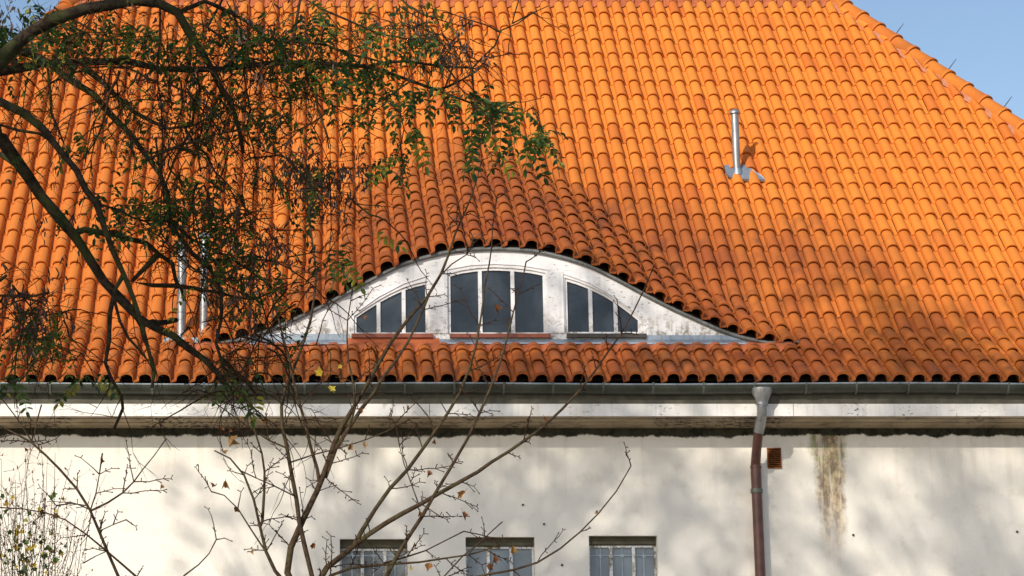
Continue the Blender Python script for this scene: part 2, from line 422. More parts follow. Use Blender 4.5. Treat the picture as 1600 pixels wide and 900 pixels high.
def add_tile(mb, geo, tint, org=Vector((0, 0, 0))):
    a, b, u, k = [[p - org for p in r] for r in geo]; n = len(a)
    mb.add(a + b, [(i, i + n, i + n + 1, i + 1) for i in range(n - 1)], True, tint)
    mb.add(b + u, [(i, i + n, i + n + 1, i + 1) for i in range(n - 1)], False, tint)
    mb.add(u + k, [(i, i + n, i + n + 1, i + 1) for i in range(n - 1)], True, tint)
def proj(p):
    y = p.y + D; z = p.z - EYE; zc = y * cp + z * sp; yc = z * cp - y * sp
    return PX0 + F * p.x / zc, 450 - F * yc / zc
def plain_fn(x, s):
    if s <= LM: return Vector((x, DR - s * math.cos(R(47)), ZR - s * math.sin(R(47))))
    t = s - LM; return Vector((x, DB - t * math.cos(R(31.5)), ZB - t * math.sin(R(31.5))))
tiles = []           # (x0, s_top, s_bottom, fn, dirt and painted shade, regular)
ncol0 = math.floor(EX_L / W) - 1; ncol1 = math.ceil(EX_R / W) + 1
XOFF = at(1186, 590, 0).x - round(at(1186, 590, 0).x / W) * W + .01
def grime_shade_of(x, s, humpv, front):
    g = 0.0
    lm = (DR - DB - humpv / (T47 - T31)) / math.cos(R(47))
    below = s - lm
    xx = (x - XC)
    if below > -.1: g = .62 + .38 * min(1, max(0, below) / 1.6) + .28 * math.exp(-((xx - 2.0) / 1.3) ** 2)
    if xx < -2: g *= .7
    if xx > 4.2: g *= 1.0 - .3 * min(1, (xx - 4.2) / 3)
    g2 = .85 * math.exp(-((xx - 2.3) / .9) ** 2) * math.exp(-(max(0, -below) / 1.3) ** 2) + .80 * math.exp(-((xx - 3.7) / 1.3) ** 2) * math.exp(-((below + 1.3) / .95) ** 2) + .28 * math.exp(-(max(0, -below) / .9) ** 2)  # dappled tree shade painted in right of the dormer
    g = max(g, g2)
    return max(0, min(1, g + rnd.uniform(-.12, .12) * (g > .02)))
for c in range(ncol0, ncol1):
    x0 = c * W + XOFF; xm = x0 + .1
    hv = hump(xm); dormer = abs(xm - XC) < XH - .03
    top = -.02
    if dormer:
        L = surf_len(xm); s0 = top
        k = 0
        while True:
            s1 = ROWS[k] if k < 23 else ROWS[22] + (k - 22) * (ROWS[-1] - ROWS[22]) / nk
            last = s1 > L - .10
            if last: s1 = L
            tiles.append((x0, max(s0 - OVL, top), s1, surf, grime_shade_of(xm, s1, hv, True), False))
            s0 = s1; k += 1
            if last: break
        # courses below the dormer
        sfr = LM + (DB - DF) / math.cos(R(31.5))
        for j in range(len(ROWS)):
            if ROWS[j] > sfr + .06:
                a = ROWS[j - 1] - OVL
                tiles.append((x0, max(a, sfr + .10), ROWS[j], plain_fn, grime_shade_of(xm, ROWS[j], 0, True) , max(a, sfr) == a))
    else:
        s0 = top
        for j, s1 in enumerate(ROWS):
            a, b = s0 - OVL if j else top, s1
            dm = plain_fn(0, (a + b) / 2).y; s0 = s1
            if hip_l(dm) - .12 < xm < hip_r(dm) + .12:
                reg = hip_l(dm) + .3 < xm < hip_r(dm) - .3 and j > 0
                tiles.append((x0, a, b, plain_fn, grime_shade_of(xm, b, 0, False), reg))
# the 300 that show largest become objects of their own
def area(t):
    p = t[3](t[0] + .1, t[2]); q = t[3](t[0] + .1, t[1] + OVL)
    a, b = proj(p), proj(q)
    if not (2 < a[0] < 1598 and 0 < a[1] < 600): return 0
    return abs(a[1] - b[1]) * F * W / (p.y + D)
order = sorted(range(len(tiles)), key=lambda i: -area(tiles[i]))
single = set(order[:300])
def free_th(x0, b, fn):
    """tiles with a free lower edge (eave, dormer verge) are bedded and show a thicker lip"""
    if fn is plain_fn: return .020 if b > ROWS[-1] - .05 else TH
    return .020 if b > surf_len(x0 + .1) - .005 else TH
stuff = MB(); gr_vals = []
cache = {}
def set_grime_shade(me, vals):
    a = me.attributes.new('grime_shade', 'FLOAT', 'FACE'); a.data.foreach_set('value', vals)
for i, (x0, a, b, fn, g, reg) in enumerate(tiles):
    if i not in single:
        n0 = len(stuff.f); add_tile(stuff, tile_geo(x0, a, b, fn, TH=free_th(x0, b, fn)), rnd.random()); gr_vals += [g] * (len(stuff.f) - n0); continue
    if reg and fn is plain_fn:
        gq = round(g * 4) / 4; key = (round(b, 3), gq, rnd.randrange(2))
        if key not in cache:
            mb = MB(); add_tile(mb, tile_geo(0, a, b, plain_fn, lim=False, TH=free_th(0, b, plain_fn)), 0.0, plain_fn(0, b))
            me = mb.mesh('tile'); me.materials.append(M['tile']); set_grime_shade(me, [gq] * len(mb.f)); cache[key] = (me,)
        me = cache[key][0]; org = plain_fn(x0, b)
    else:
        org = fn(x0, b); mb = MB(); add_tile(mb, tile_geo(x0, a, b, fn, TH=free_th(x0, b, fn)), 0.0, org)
        me = mb.mesh('tile'); me.materials.append(M['tile']); set_grime_shade(me, [g] * len(mb.f))
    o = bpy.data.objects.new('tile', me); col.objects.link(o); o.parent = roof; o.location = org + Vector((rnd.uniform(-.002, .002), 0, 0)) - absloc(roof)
so_ = stuff.build('roof_tiles', M['tile'], roof, 'stuff'); set_grime_shade(so_.data, gr_vals)
print('tiles', len(tiles), 'faces', len(stuff.f))

# ---- ridge and hip caps (each a barrel tile), mortar fillet and hooks
def cap_tile(p0, p1, rad, name='hip_tile', flare=1.10, nrm=Vector((0, -.4, .9))):
    """half-round cap from p0 (upper end) to p1 (lower end, slightly wider)"""
    t = (p1 - p0).normalized(); side = t.cross(nrm).normalized(); up = side.cross(t).normalized()
    if up.z < 0: up = -up
    mb = MB(); n = 12; rows = []
    for f, k in ((0, .93), (.86, 1.0), (.87, 1.07), (1, 1.10)):
        rr = rad * k; c = p0.lerp(p1, f) + up * (.012 * f)
        rows.append([c + side * (math.cos(math.pi * (j / n) * 1.1 - .157) * rr) + up * (math.sin(math.pi * (j / n) * 1.1 - .157) * rr) for j in range(n + 1)])
    vs = [v for r in rows for v in r]; m = n + 1
    mb.add([v - p1 for v in vs], [(i * m + j, (i + 1) * m + j, (i + 1) * m + j + 1, i * m + j + 1) for i in range(3) for j in range(n)], True)
    e = rows[-1]; c = p1 + up * .012; inn = [c + (v - c) * .86 for v in e]
    mb.add([v - p1 for v in e + inn], [(j, j + m, j + m + 1, j + 1) for j in range(n)], False)
    o = bpy.data.objects.new(name, mb.mesh(name)); col.objects.link(o); o.data.materials.append(M['tile']); set_grime_shade(o.data, [.3] * len(mb.f))
    o.parent = roof; o.location = p1 - absloc(roof); return o
def surf_hip(sign, d):
    z = ZR - (DR - d) * T47 if d > DB else Z0 + d * T31
    return Vector(((hip_r(d) if sign > 0 else hip_l(d)), d, z))
for sign in (1, -1):
    d = DR - .02; g_ = .225
    pts = []
    while d > .02: pts.append(d); d -= g_
    mo = MB(); strip = []
    for k, (a, b) in enumerate(zip(pts, pts[1:])):
        pa, pb = surf_hip(sign, a), surf_hip(sign, b)
        pa = pa + (pa - pb).normalized() * .05
        cap_tile(pa + Vector((sign * .02, 0, .035)), pb + Vector((sign * .02, 0, .035)), .116)
        if k % 3 == 1:
            hook = MB(); q = pa + Vector((sign * .05, .02, .14)); e = q + Vector((sign * .13 if sign > 0 else -.1, 0, .17))
            hook.tube([q, q.lerp(e, .5), e], [.007, .006, .004], 5); hook.build('hip_hook', M['silldark'], roof)
    # mortar under the caps on the visible side
    for a in np.arange(DR - .05, .1, -.06):
        p = surf_hip(sign, a); wv = .135 + rnd.uniform(-.018, .018)
        strip.append([p + Vector((-sign * (wv + .02), 0, .04)), p + Vector((-sign * (wv - .015), 0, .112 + rnd.uniform(-.012, .012))), p + Vector((0, .03, .12))])
    mo.add([v for r in strip for v in r], [(i * 3 + j, (i + 1) * 3 + j, (i + 1) * 3 + j + 1, i * 3 + j + 1) for i in range(len(strip) - 1) for j in range(2)], False)
    mo.build('mortar_fillet', M['mortar'], roof)
x = XLc
while x < XRc - .05:
    xe = min(x + .4, XRc + .03); cap_tile(Vector((xe + .03, DR, ZR + .0)), Vector((x, DR, ZR + .0)), .125, 'ridge_tile', nrm=Vector((0, 0, 1))); x = xe
ap = MB(); xm_ = np.arange(XLc, XRc, .02); rr3 = []
for x in xm_:
    hg = float(np.interp((x - XOFF) % W, [q[0] for q in prof], [q[1] for q in prof])); lj = rnd.uniform(-.006, .006)
    rr3.append([(x, DR - .19 + lj, ZR - .19 * T47 + .045 + hg * 1.2), (x, DR - .18 + lj, ZR - .18 * T47 + .085 + hg * 1.1), (x, DR - .05, ZR + .06)])
ap.add([v for r in rr3 for v in r], [(i * 3 + j, (i + 1) * 3 + j, (i + 1) * 3 + j + 1, i * 3 + j + 1) for i in range(len(rr3) - 1) for j in range(2)])
apo = ap.build('ridge_mortar', M['flash'], roof)

# ------------------------------------------------------------------ eyebrow dormer
dorm = MB()
FY = DF                       # front face
def fx(px, py=480): return at(px, py, DF).x
def fz(py, px=773): return at(px, py, DF).z
zbase = fz(548)
wins = []
def curve(pts): return [(fx(a, b), fz(b)) for a, b in pts]
wins.append(dict(x0=fx(553, 500), x1=fx(669, 500), z0=fz(523), top=curve([(553, 494), (572, 481), (591, 469), (611, 458), (631, 449), (650, 443), (669, 439)]), mull=[591.5, 631]))
wins.append(dict(x0=fx(700.5, 500), x1=fx(853.5, 500), z0=fz(523), top=curve([(700, 428), (720, 422.5), (745, 419), (773, 417.5), (802, 419), (830, 422), (854, 427)]), mull=[751, 802]))
wins.append(dict(x0=fx(883.5, 500), x1=fx(1001, 500), z0=fz(522), top=curve([(883, 434), (903, 440), (923, 448), (945, 459), (965, 471), (985, 486), (1001, 499)]), mull=[923.5, 962.5]))
def wtop(w, x): a = np.array(w['top']); return float(np.interp(x, a[:, 0], a[:, 1]))
xe = set(np.linspace(XC - XH + .02, XC + XH - .02, 150).tolist())
for w in wins: xe |= {w['x0'], w['x1']}
xe = sorted(xe)
def topz(x): return max(arch_z(x) - .02, zbase + .004)
for a, b in zip(xe, xe[1:]):
    if b - a < 1e-5: continue
    m = (a + b) / 2; w = next((w for w in wins if w['x0'] < m < w['x1']), None)
    if w is None: dorm.add([(a, FY, zbase), (b, FY, zbase), (b, FY, topz(b)), (a, FY, topz(a))], [(0, 1, 2, 3)])
    else:
        dorm.add([(a, FY, zbase), (b, FY, zbase), (b, FY, w['z0']), (a, FY, w['z0'])], [(0, 1, 2, 3)])
        dorm.add([(a, FY, wtop(w, a)), (b, FY, wtop(w, b)), (b, FY, topz(b)), (a, FY, topz(a))], [(0, 1, 2, 3)])
def outline(w, inset=0.0):
    x0, x1, z0 = w['x0'] + inset, w['x1'] - inset, w['z0'] + inset
    xs_ = np.linspace(x0, x1, 16); return [(x0, z0)] + [(x, wtop(w, x) - inset * 1.12) for x in xs_] + [(x1, z0)]
def ring(mb, o1, o2, y1, y2):
    n = len(o1); vs = [(x, y1, z) for x, z in o1] + [(x, y2, z) for x, z in o2]
    mb.add(vs, [(i, (i + 1) % n, (i + 1) % n + n, i + n) for i in range(n)])
for w in wins: ring(dorm, outline(w), outline(w), FY, FY + .05)
dormer = dorm.build('eyebrow_dormer', M['white'], house)
# raised casing following the arch and the tall posts between the windows
def board(x0, x1, z0, z1, y, th):
    cs = MB(); cs.box(x0, x1, y - th, y + .01, z0, z1); cs.build('post_board', M['white'], dormer)
for pa, pb in ((671, 699), (855, 881)):
    board(fx(pa, 480), fx(pb, 480), fz(521), min(topz(fx(pa)), topz(fx(pb))) - .16, FY, .012)
# a shadow-casting groove: thin arched bead above the windows
bd = MB()
beadpts = [(560, 486), (591, 464), (631, 443), (668, 431), (700, 421), (735, 414.5), (773, 412.5), (812, 414.5), (852, 421), (884, 429), (923, 443), (962, 466), (1003, 496)]
pts = [Vector((fx(a, b), FY - .004, fz(b))) for a, b in beadpts]
bd.tube(pts, .009, 6); bd.build('arch_bead', M['white'], dormer)
for wi, w in enumerate(wins):
    fr = MB(); o1, o2 = outline(w), outline(w, .028)
    ring(fr, o1, o2, FY + .018, FY + .018); ring(fr, o2, o2, FY + .018, FY + .05)
    fr.build('window_frame', M['white'], dormer)
    mxs = [fx(m, 500) for m in w['mull']]
    for mx_ in mxs:
        mb = MB(); mb.box(mx_ - .021, mx_ + .021, FY + .016, FY + .05, w['z0'] + .02, wtop(w, mx_) - .02); mb.build('mullion', M['white'], dormer)
    ed = [w['x0'] + .02] + mxs + [w['x1'] - .02]
    for a, b in zip(ed, ed[1:]):
        p = MB(); xx = np.linspace(a, b, 6); p_tilt = rnd.uniform(-.004, .004)
        vs = [(x, FY + .042 + p_tilt * (k % 2), w['z0'] + .015) for k, x in enumerate([a, b])]
        rnd.random(); vs = [(a, FY + .042, w['z0'] + .015), (b, FY + .042 + p_tilt, w['z0'] + .015)] + [(x, FY + .042 + p_tilt * (x - a) / (b - a), wtop(w, x) - .015) for x in xx[::-1]]
        p.add(vs, [tuple(range(len(vs)))]); p.build('glass_pane', M['glass'], dormer)
    s = MB(); xa, xb = [(549, 676), (702, 859), (884, 1008)][wi]
    s.box(fx(xa), fx(xb), FY - .05, FY + .02, fz(528.5), fz(522.3)); s.build('window_sill', M['silldark' if wi == 2 else 'sillred'], dormer)
# interior darkness behind the panes
# zinc base flashings
def sheet(name, x0, x1, ptop, pbot, mat, slope=.0, xtra=0):
    mb = MB(); z1, z0 = fz(ptop), fz(pbot)
    a, b = fx(x0, ptop), fx(x1, ptop)
    mb.box(a, b, FY - .012, FY + .0, z0 + .05, z1)
    mb.add([(a, FY - .012, z0 + .05), (b, FY - .012, z0 + .05), (b + xtra, FY - .09, z0 - .0), (a, FY - .09, z0)], [(0, 1, 2, 3)])
    mb.box(a, b + xtra, FY - .093, FY - .08, z0 - .016, z0 + .001)
    return mb.build(name, mat, dormer)
sheet('zinc_flashing', 391, 541, 522, 538, M['zinc'])
sheet('zinc_flashing', 686, 1008, 530, 537.5, M['zinc'])
sheet('zinc_flashing', 1008.3, 1158, 524, 538, M['zinc'], xtra=.05)
uf = MB(); uf.box(fx(541.5), fx(685.5), FY - .022, FY - .001, ZF + .02, fz(529)); uf.build('painted_upstand', M['flash'], dormer)
# red-painted apron under the zinc, dressed over the heads of the tiles
apn = MB(); n = 220; xa = np.linspace(XC - XH + .05, XC + XH - .12, n); rws = []
for x in xa:
    u = ((x - XOFF) % W); hgt = np.interp(u, [q[0] for q in prof], [q[1] for q in prof])
    rws.append([(x, FY + .0, ZF + .045), (x, FY - .06, ZF - .06 * T31 + .055), (x, FY - .13, ZF - .13 * T31 + .050 + float(hgt) * .75), (x, FY - .19, ZF - .19 * T31 + .030 + float(hgt) * 1.08)])
apn.add([v for r in rws for v in r], [(i * 4 + j, (i + 1) * 4 + j, (i + 1) * 4 + j + 1, i * 4 + j + 1) for i in range(n - 1) for j in range(3)], True)
apn.build('apron_flashing', M['flash'], dormer)
# lead edge strip along the arch
le = MB(); xl = np.linspace(XC - XH + .03, XC + XH - .06, 160); rr = []
for x in xl:
    z = arch_z(x) ; e = max(0.0, min(1.0, (XH - abs(x - XC)) / .5))
    zt = max(z, ZF + .055); zb = zt - (.022 + .022 * e)
    rr.append([(x, FY + .03, zb), (x, FY - .035, zb), (x, FY - .045, zb + .012), (x, FY - .045, zt - .010), (x, FY - .02, zt), (x, FY + .25, zt + .15 * e - .02)])
le.add([v for r in rr for v in r], [(i * 6 + j, (i + 1) * 6 + j, (i + 1) * 6 + j + 1, i * 6 + j + 1) for i in range(len(rr) - 1) for j in range(5)], False)
le.build('lead_edge', M['lead'], dormer)

# ------------------------------------------------------------------ eaves, gutter, fascia
XL, XR = EX_L - .1, EX_R + .1
GY = -.02; gz_top = at(800, 599.5, GY - .095).z; GR = .095
gt = MB(); n = 14
arc = [(GY - GR * math.cos(math.pi * k / n), gz_top - GR * math.sin(math.pi * k / n) * .98) for k in range(n + 1)]
xsg = np.arange(XL, XR + .5, .5)
for a, b in zip(xsg, xsg[1:]):
    wa, wb = .008 * math.sin(a * 1.3), .008 * math.sin(b * 1.3)
    gt.add([(a, y, z + wa) for y, z in arc] + [(b, y, z + wb) for y, z in arc], [(i, i + 1, i + n + 2, i + n + 1) for i in range(n)], True)
gutter = gt.build('gutter', M['gutter'], house)
rm = MB(); rm.tube([(x, GY - GR, gz_top + .008 * math.sin(x * 1.3)) for x in xsg], .011, 8); rm.build('gutter_rim', M['rim'], gutter)
bx = at(5, 610, 0).x - 0.53 * 8
while bx < XR:
    b = MB(); w_ = .011
    ar = [(GY - (GR + .006) * math.cos(math.pi * k / 10), gz_top - (GR + .006) * math.sin(math.pi * k / 10)) for k in range(11)]
    b.add([(bx - w_, y, z) for y, z in ar] + [(bx + w_, y, z) for y, z in ar], [(i, i + 1, i + 12, i + 11) for i in range(10)])
    b.box(bx - w_, bx + w_, GY - GR - .012, GY - GR + .004, gz_top - .018, gz_top + .014)
    b.build('gutter_bracket', M['bracket'], gutter); bx += .53 + rnd.uniform(-.02, .02)
for jx in (262, 640, 1215, 1262):
    j = MB(); X = at(jx, 610, 0).x; ar = [(GY - (GR + .003) * math.cos(math.pi * k / 10), gz_top - (GR + .003) * math.sin(math.pi * k / 10)) for k in range(11)]
    j.add([(X - .035, y, z) for y, z in ar] + [(X + .035, y, z) for y, z in ar], [(i, i + 1, i + 12, i + 11) for i in range(10)], True); j.build('gutter_joint', M['gutter'], gutter)
fy = .03
zf1, zf0 = at(800, 631, fy).z, at(800, 650, fy).z
edges = [XL, at(671, 640, fy).x, at(1240, 640, fy).x, XR]
for a, b in zip(edges, edges[1:]):
    f_ = MB(); f_.box(a + .003, b - .003, fy, fy + .03, zf0, zf1); f_.build('fascia_board', M['fascia'], house)
f2 = MB(); f2.box(XL, XR, fy + .006, fy + .05, zf1 + .002, zf1 + .20); f2.build('gutter_board', M['gutbd'], house)
# boxed eaves: three lining boards stepping down to the wall
so1 = [(fy + .008, zf0 + .004), (fy + .12, zf0 - .016), (fy + .24, zf0 - .040), (fy + .35, zf0 - .062), (WALL_Y + .02, zf0 - .078)]
for k, ((ya, za), (yb, zb)) in enumerate(zip(so1, so1[1:])):
    for a, b in zip(edges, edges[1:]):
        s_ = MB(); g_ = .005
        s_.add([(a, ya, za), (b, ya, za), (b, yb - g_, zb + .010), (a, yb - g_, zb + .010), (a, ya, za + .02), (b, ya, za + .02), (b, yb - g_, zb + .03), (a, yb - g_, zb + .03)],
               [(0, 3, 2, 1), (0, 1, 5, 4), (2, 3, 7, 6), (4, 5, 6, 7), (1, 2, 6, 5), (0, 4, 7, 3)]); s_.build('soffit_board', M['soffit'], house)

# ------------------------------------------------------------------ wall with its windows
zt = zf0 + .1
wx = [(531, 637, 842), (728, 836, 839), (921, 1028, 837)]
rect = [(at(a, 880, WALL_Y).x, at(b, 880, WALL_Y).x, at(a, t, WALL_Y).z) for a, b, t in wx]
ZS = rect[0][2] - 1.35
wl = MB(); xsW = [XL + .5] + [v for r in rect for v in r[:2]] + [XR - .5]
for i, (a, b) in enumerate(zip(xsW, xsW[1:])):
    def q(z0, z1): wl.add([(a, WALL_Y, z0), (b, WALL_Y, z0), (b, WALL_Y, z1), (a, WALL_Y, z1)], [(0, 1, 2, 3)])
    if i % 2 == 1:
        top_ = rect[i // 2][2]; q(0, ZS); q(top_, zt)
        R_ = .17; y1 = WALL_Y + R_
        wl.add([(a, WALL_Y, ZS), (a, WALL_Y, top_), (a, y1, top_), (a, y1, ZS)], [(0, 1, 2, 3)]); wl.add([(b, WALL_Y, ZS), (b, y1, ZS), (b, y1, top_), (b, WALL_Y, top_)], [(0, 1, 2, 3)])
        wl.add([(a, WALL_Y, top_), (b, WALL_Y, top_), (b, y1, top_), (a, y1, top_)], [(0, 1, 2, 3)]); wl.add([(a, WALL_Y, ZS), (a, y1, ZS), (b, y1, ZS), (b, WALL_Y, ZS)], [(0, 1, 2, 3)])
    else: q(0, zt)
yb_ = DBK - WALL_Y
wl.add([(XL + .5, WALL_Y, 0), (XL + .5, yb_, 0), (XL + .5, yb_, zt), (XL + .5, WALL_Y, zt)], [(0, 1, 2, 3)]); wl.add([(XR - .5, WALL_Y, 0), (XR - .5, yb_, 0), (XR - .5, yb_, zt), (XR - .5, WALL_Y, zt)], [(3, 2, 1, 0)])
wl.add([(XL + .5, yb_, 0), (XR - .5, yb_, 0), (XR - .5, yb_, zt), (XL + .5, yb_, zt)], [(3, 2, 1, 0)])
wall = wl.build('wall', M['wall'], house)
wood = plain('olive_lintel_shade', (.10, .09, .055), .6, (.06, .055, .035), 8)  # dark olive board paints in the shade under the lintel
for i, (a, b, t) in enumerate(rect):
    ry = WALL_Y + .10
    w = MB(); fw = .022
    pf_ = lambda px, py: at(px, py, ry)
    zt2 = t - .095
    w.box(a + .002, a + fw, ry, ry + .05, ZS + .01, zt2); w.box(b - fw, b - .002, ry, ry + .05, ZS + .01, zt2); w.box(a + fw, b - fw, ry + .001, ry + .05, zt2 - fw, zt2); w.box(a + fw, b - fw, ry + .001, ry + .05, ZS + .01, ZS + .05)
    wo = w.build('window', M['white'], house)
    sb = MB(); sb.box(a + .002, b - .002, ry - .01, ry + .06, zt2 + .002, t - .001); sb.box(a + .002, b - .002, ry - .025, ry - .01, zt2 + .01, zt2 + .04); sb.build('head_board', wood, wo)
    W3 = (b - a) / 3; ms = [a + W3, a + 2 * W3]
    for m_ in ms:
        q_ = MB(); q_.box(m_ - .017, m_ + .017, ry - .003, ry + .045, ZS + .05, zt2 - fw + .001); q_.build('mullion', M['white'], wo)
    ed = [a + fw] + ms + [b - fw]
    for k, (p0, p1) in enumerate(zip(ed, ed[1:])):
        g_ = MB(); g_.add([(p0, ry + .03, ZS + .05), (p1, ry + .03, ZS + .05), (p1, ry + .03, zt2 - fw), (p0, ry + .03, zt2 - fw)], [(0, 1, 2, 3)]); g_.build('glass_pane', M[('glass3', 'glass2', 'glass2')[i]], wo)
        if i != 1:
            c_ = (p0 + p1) / 2; zc_ = at(800, 868, ry).z; q_ = MB()
            q_.box(c_ - .006, c_ + .006, ry + .018, ry + .028, ZS + .05, zt2 - fw); q_.box(p0, c_ - .006, ry + .018, ry + .028, zc_ - .005, zc_ + .005); q_.box(c_ + .006, p1, ry + .018, ry + .028, zc_ - .005, zc_ + .005)
            st = []
            for u in range(8):
                rr_ = .036 if u % 2 == 0 else .018; an = u * math.pi / 4; st.append((c_ + rr_ * math.cos(an), ry + .015, zc_ + rr_ * math.sin(an)))
            st2 = [(x_, y_ + .006, z_) for x_, y_, z_ in st]
            q_.add(st + st2, [tuple(range(8))[::-1]] + [(u, (u + 1) % 8, (u + 1) % 8 + 8, u + 8) for u in range(8)]); q_.build('glazing_bar', M['zinc'], wo)

# ---- downpipe
dp = MB(); P0 = at(1190, 606, GY - .05)
fun = [(607, .112), (611, .110), (616, .098), (621, .080), (626, .066), (631, .060), (634, .058)]
dp.tube([Vector((P0.x, GY - .05, at(1190, y, GY - .05).z)) for y, r in fun], [r for y, r in fun], 20)
downp = dp.build('downpipe', M['galv'], house)
a_ = [at(1190, 630, GY - .05), at(1190.5, 642, GY - .05), at(1190.5, 651, GY - .01), at(1188.5, 661, GY + .07), at(1186, 672, GY + .12), at(1185, 676, GY + .13)]
e1 = MB(); e1.tube(a_, [.052, .052, .055, .056, .055, .054], 18); e1.build('elbow', M['galv'], downp)
PY = WALL_Y - .11
b_ = [at(1185.6, 671, GY + .12), at(1182, 704, GY + .24), at(1181, 718, PY - .02), at(1180.6, 727, PY)]
e2 = MB(); e2.tube(b_, [.050, .050, .052, .053], 18)
base_ = at(1181, 735, PY); e2.tube([Vector((base_.x, PY, base_.z + .06)), Vector((base_.x, PY, base_.z)), Vector((base_.x + .004, PY, 2.6)), Vector((base_.x, PY, .2))], [.053, .056, .056, .056], 18)
e2.build('lower_pipe', M['brown'], downp)
for py_, rr_, hh in ((730, .060, .012), (767, .066, .022)):
    c_ = at(1182, py_, PY); k_ = MB(); k_.tube([Vector((base_.x, PY, c_.z - hh)), Vector((base_.x, PY, c_.z + hh))], rr_, 18)
    if py_ == 767: k_.box(base_.x - .01, base_.x + .01, PY + .05, WALL_Y, c_.z - .01, c_.z + .01)
    k_.build('pipe_clip', M['bracket'] if py_ == 767 else M['brown'], downp)
c_ = at(1190, 631, GY - .05); k_ = MB(); k_.tube([Vector((c_.x, GY - .05, c_.z - .01)), Vector((c_.x, GY - .05, c_.z + .012))], .063, 20); k_.build('pipe_collar', M['galv'], downp)

# ---- rusty wall vent
va, vb = at(1198, 700, WALL_Y), at(1221, 732, WALL_Y)
v = MB(); v.box(va.x, vb.x, WALL_Y - .02, WALL_Y, vb.z, vb.z + .015); v.box(va.x, vb.x, WALL_Y - .02, WALL_Y, va.z - .015, va.z); v.box(va.x, va.x + .014, WALL_Y - .02, WALL_Y, vb.z + .015, va.z - .015); v.box(vb.x - .014, vb.x, WALL_Y - .02, WALL_Y, vb.z + .015, va.z - .015)
vent = v.build('wall_vent', M['rust'], house)
vk = MB(); vk.box(va.x + .014, vb.x - .014, WALL_Y - .006, WALL_Y - .002, vb.z + .015, va.z - .015); vk.build('vent_back', M['dark'], vent)
for k in range(8):
    z_ = vb.z + .022 + k * (va.z - vb.z - .04) / 8; l_ = MB(); l_.add([(va.x + .014, WALL_Y - .022, z_), (vb.x - .014, WALL_Y - .022, z_), (vb.x - .014, WALL_Y - .007, z_ + .016), (va.x + .014, WALL_Y - .007, z_ + .016)], [(0, 1, 2, 3)]); l_.build('slat', M['rust'], vent)
# small drilled holes / old fixings on the plaster
for px_, py_ in ((1333, 836), (1589, 831), (817, 789), (878, 883), (850, 819), (254, 760)):
    h_ = MB(); c_ = at(px_, py_, WALL_Y); h_.tube([c_ + Vector((0, -.012, 0)), c_ + Vector((0, .0, 0))], .013, 7); h_.build('wall_fixing', M['silldark'], wall)

# ---- vent pipes through the roof
def roof_pipe(px, ybase, ytop, rad, fn_d, capw=1.5, flash=True, cap=True):
    d = fn_d(ybase); b = at(px, ybase, d); tpx = PX0 + (px - PX0) * 1.0
    ztop = at(px, ytop, d).z
    mb = MB(); zr = [b.z - .25, b.z, b.z + (ztop - b.z) * .5, ztop]
    mb.tube([Vector((b.x, b.y, z)) for z in zr], rad, 20, cap=False)
    mb.tube([Vector((b.x, b.y, ztop)), Vector((b.x, b.y, ztop - .05))], rad * .86, 20)
    o = mb.build('vent_pipe', M['galv'], house)
    if cap:
        c = MB(); c.tube([Vector((b.x, b.y, ztop + .0)), Vector((b.x, b.y, ztop + .012)), Vector((b.x, b.y, ztop + .04)), Vector((b.x, b.y, ztop + .065))], [rad * capw, rad * capw, rad * 1.25, rad * .3], 20); c.build('pipe_cap', M['galv'], o)
    if flash:
        f = MB(); n = Vector((0, -math.sin(R(47)), math.cos(R(47)))); dn = Vector((0, -math.cos(R(47)), -math.sin(R(47)))); sx = Vector((1, 0, 0))
        c0 = b + n * .035
        q = [(-.14, -.20, .05), (.12, -.20, .05), (.30, .06, .045), (.32, .12, .035), (-.06, .10, .035), (-.14, -.0, .05)]
        vs = [c0 + sx * a + dn * l + n * h for a, l, h in q]; vs2 = [v_ - n * .035 for v_ in vs]; m = len(q)
        f.add(vs + vs2, [tuple(range(m))] + [(i, i + m, (i + 1) % m + m, (i + 1) % m) for i in range(m)])
        f.tube([c0 + Vector((0, 0, .02)), c0 + Vector((0, 0, .10))], [rad * 1.35, rad * 1.05], 16, cap=False)
        f.build('pipe_flashing', M['zinc'], o)
    return o
roof_pipe(1152, 280, 178, .047, d_main)
def dk(py): return DF + .12
p1 = roof_pipe(283, 532, 386, .05, d_kick, cap=True, flash=False); p1['label'] = 'left pipe of the pair at the dormer foot'
p2 = roof_pipe(318, 528, 372, .045, d_kick, cap=True, flash=False); p2['label'] = 'right pipe of the pair at the dormer foot'
fp = at(262, 536, DF); f = MB(); f.box(fp.x - .04, fp.x + .34, DF - .06, DF + .12, ZF + .03, ZF + .085); f.build('pipe_foot_flashing', M['zinc'], house)
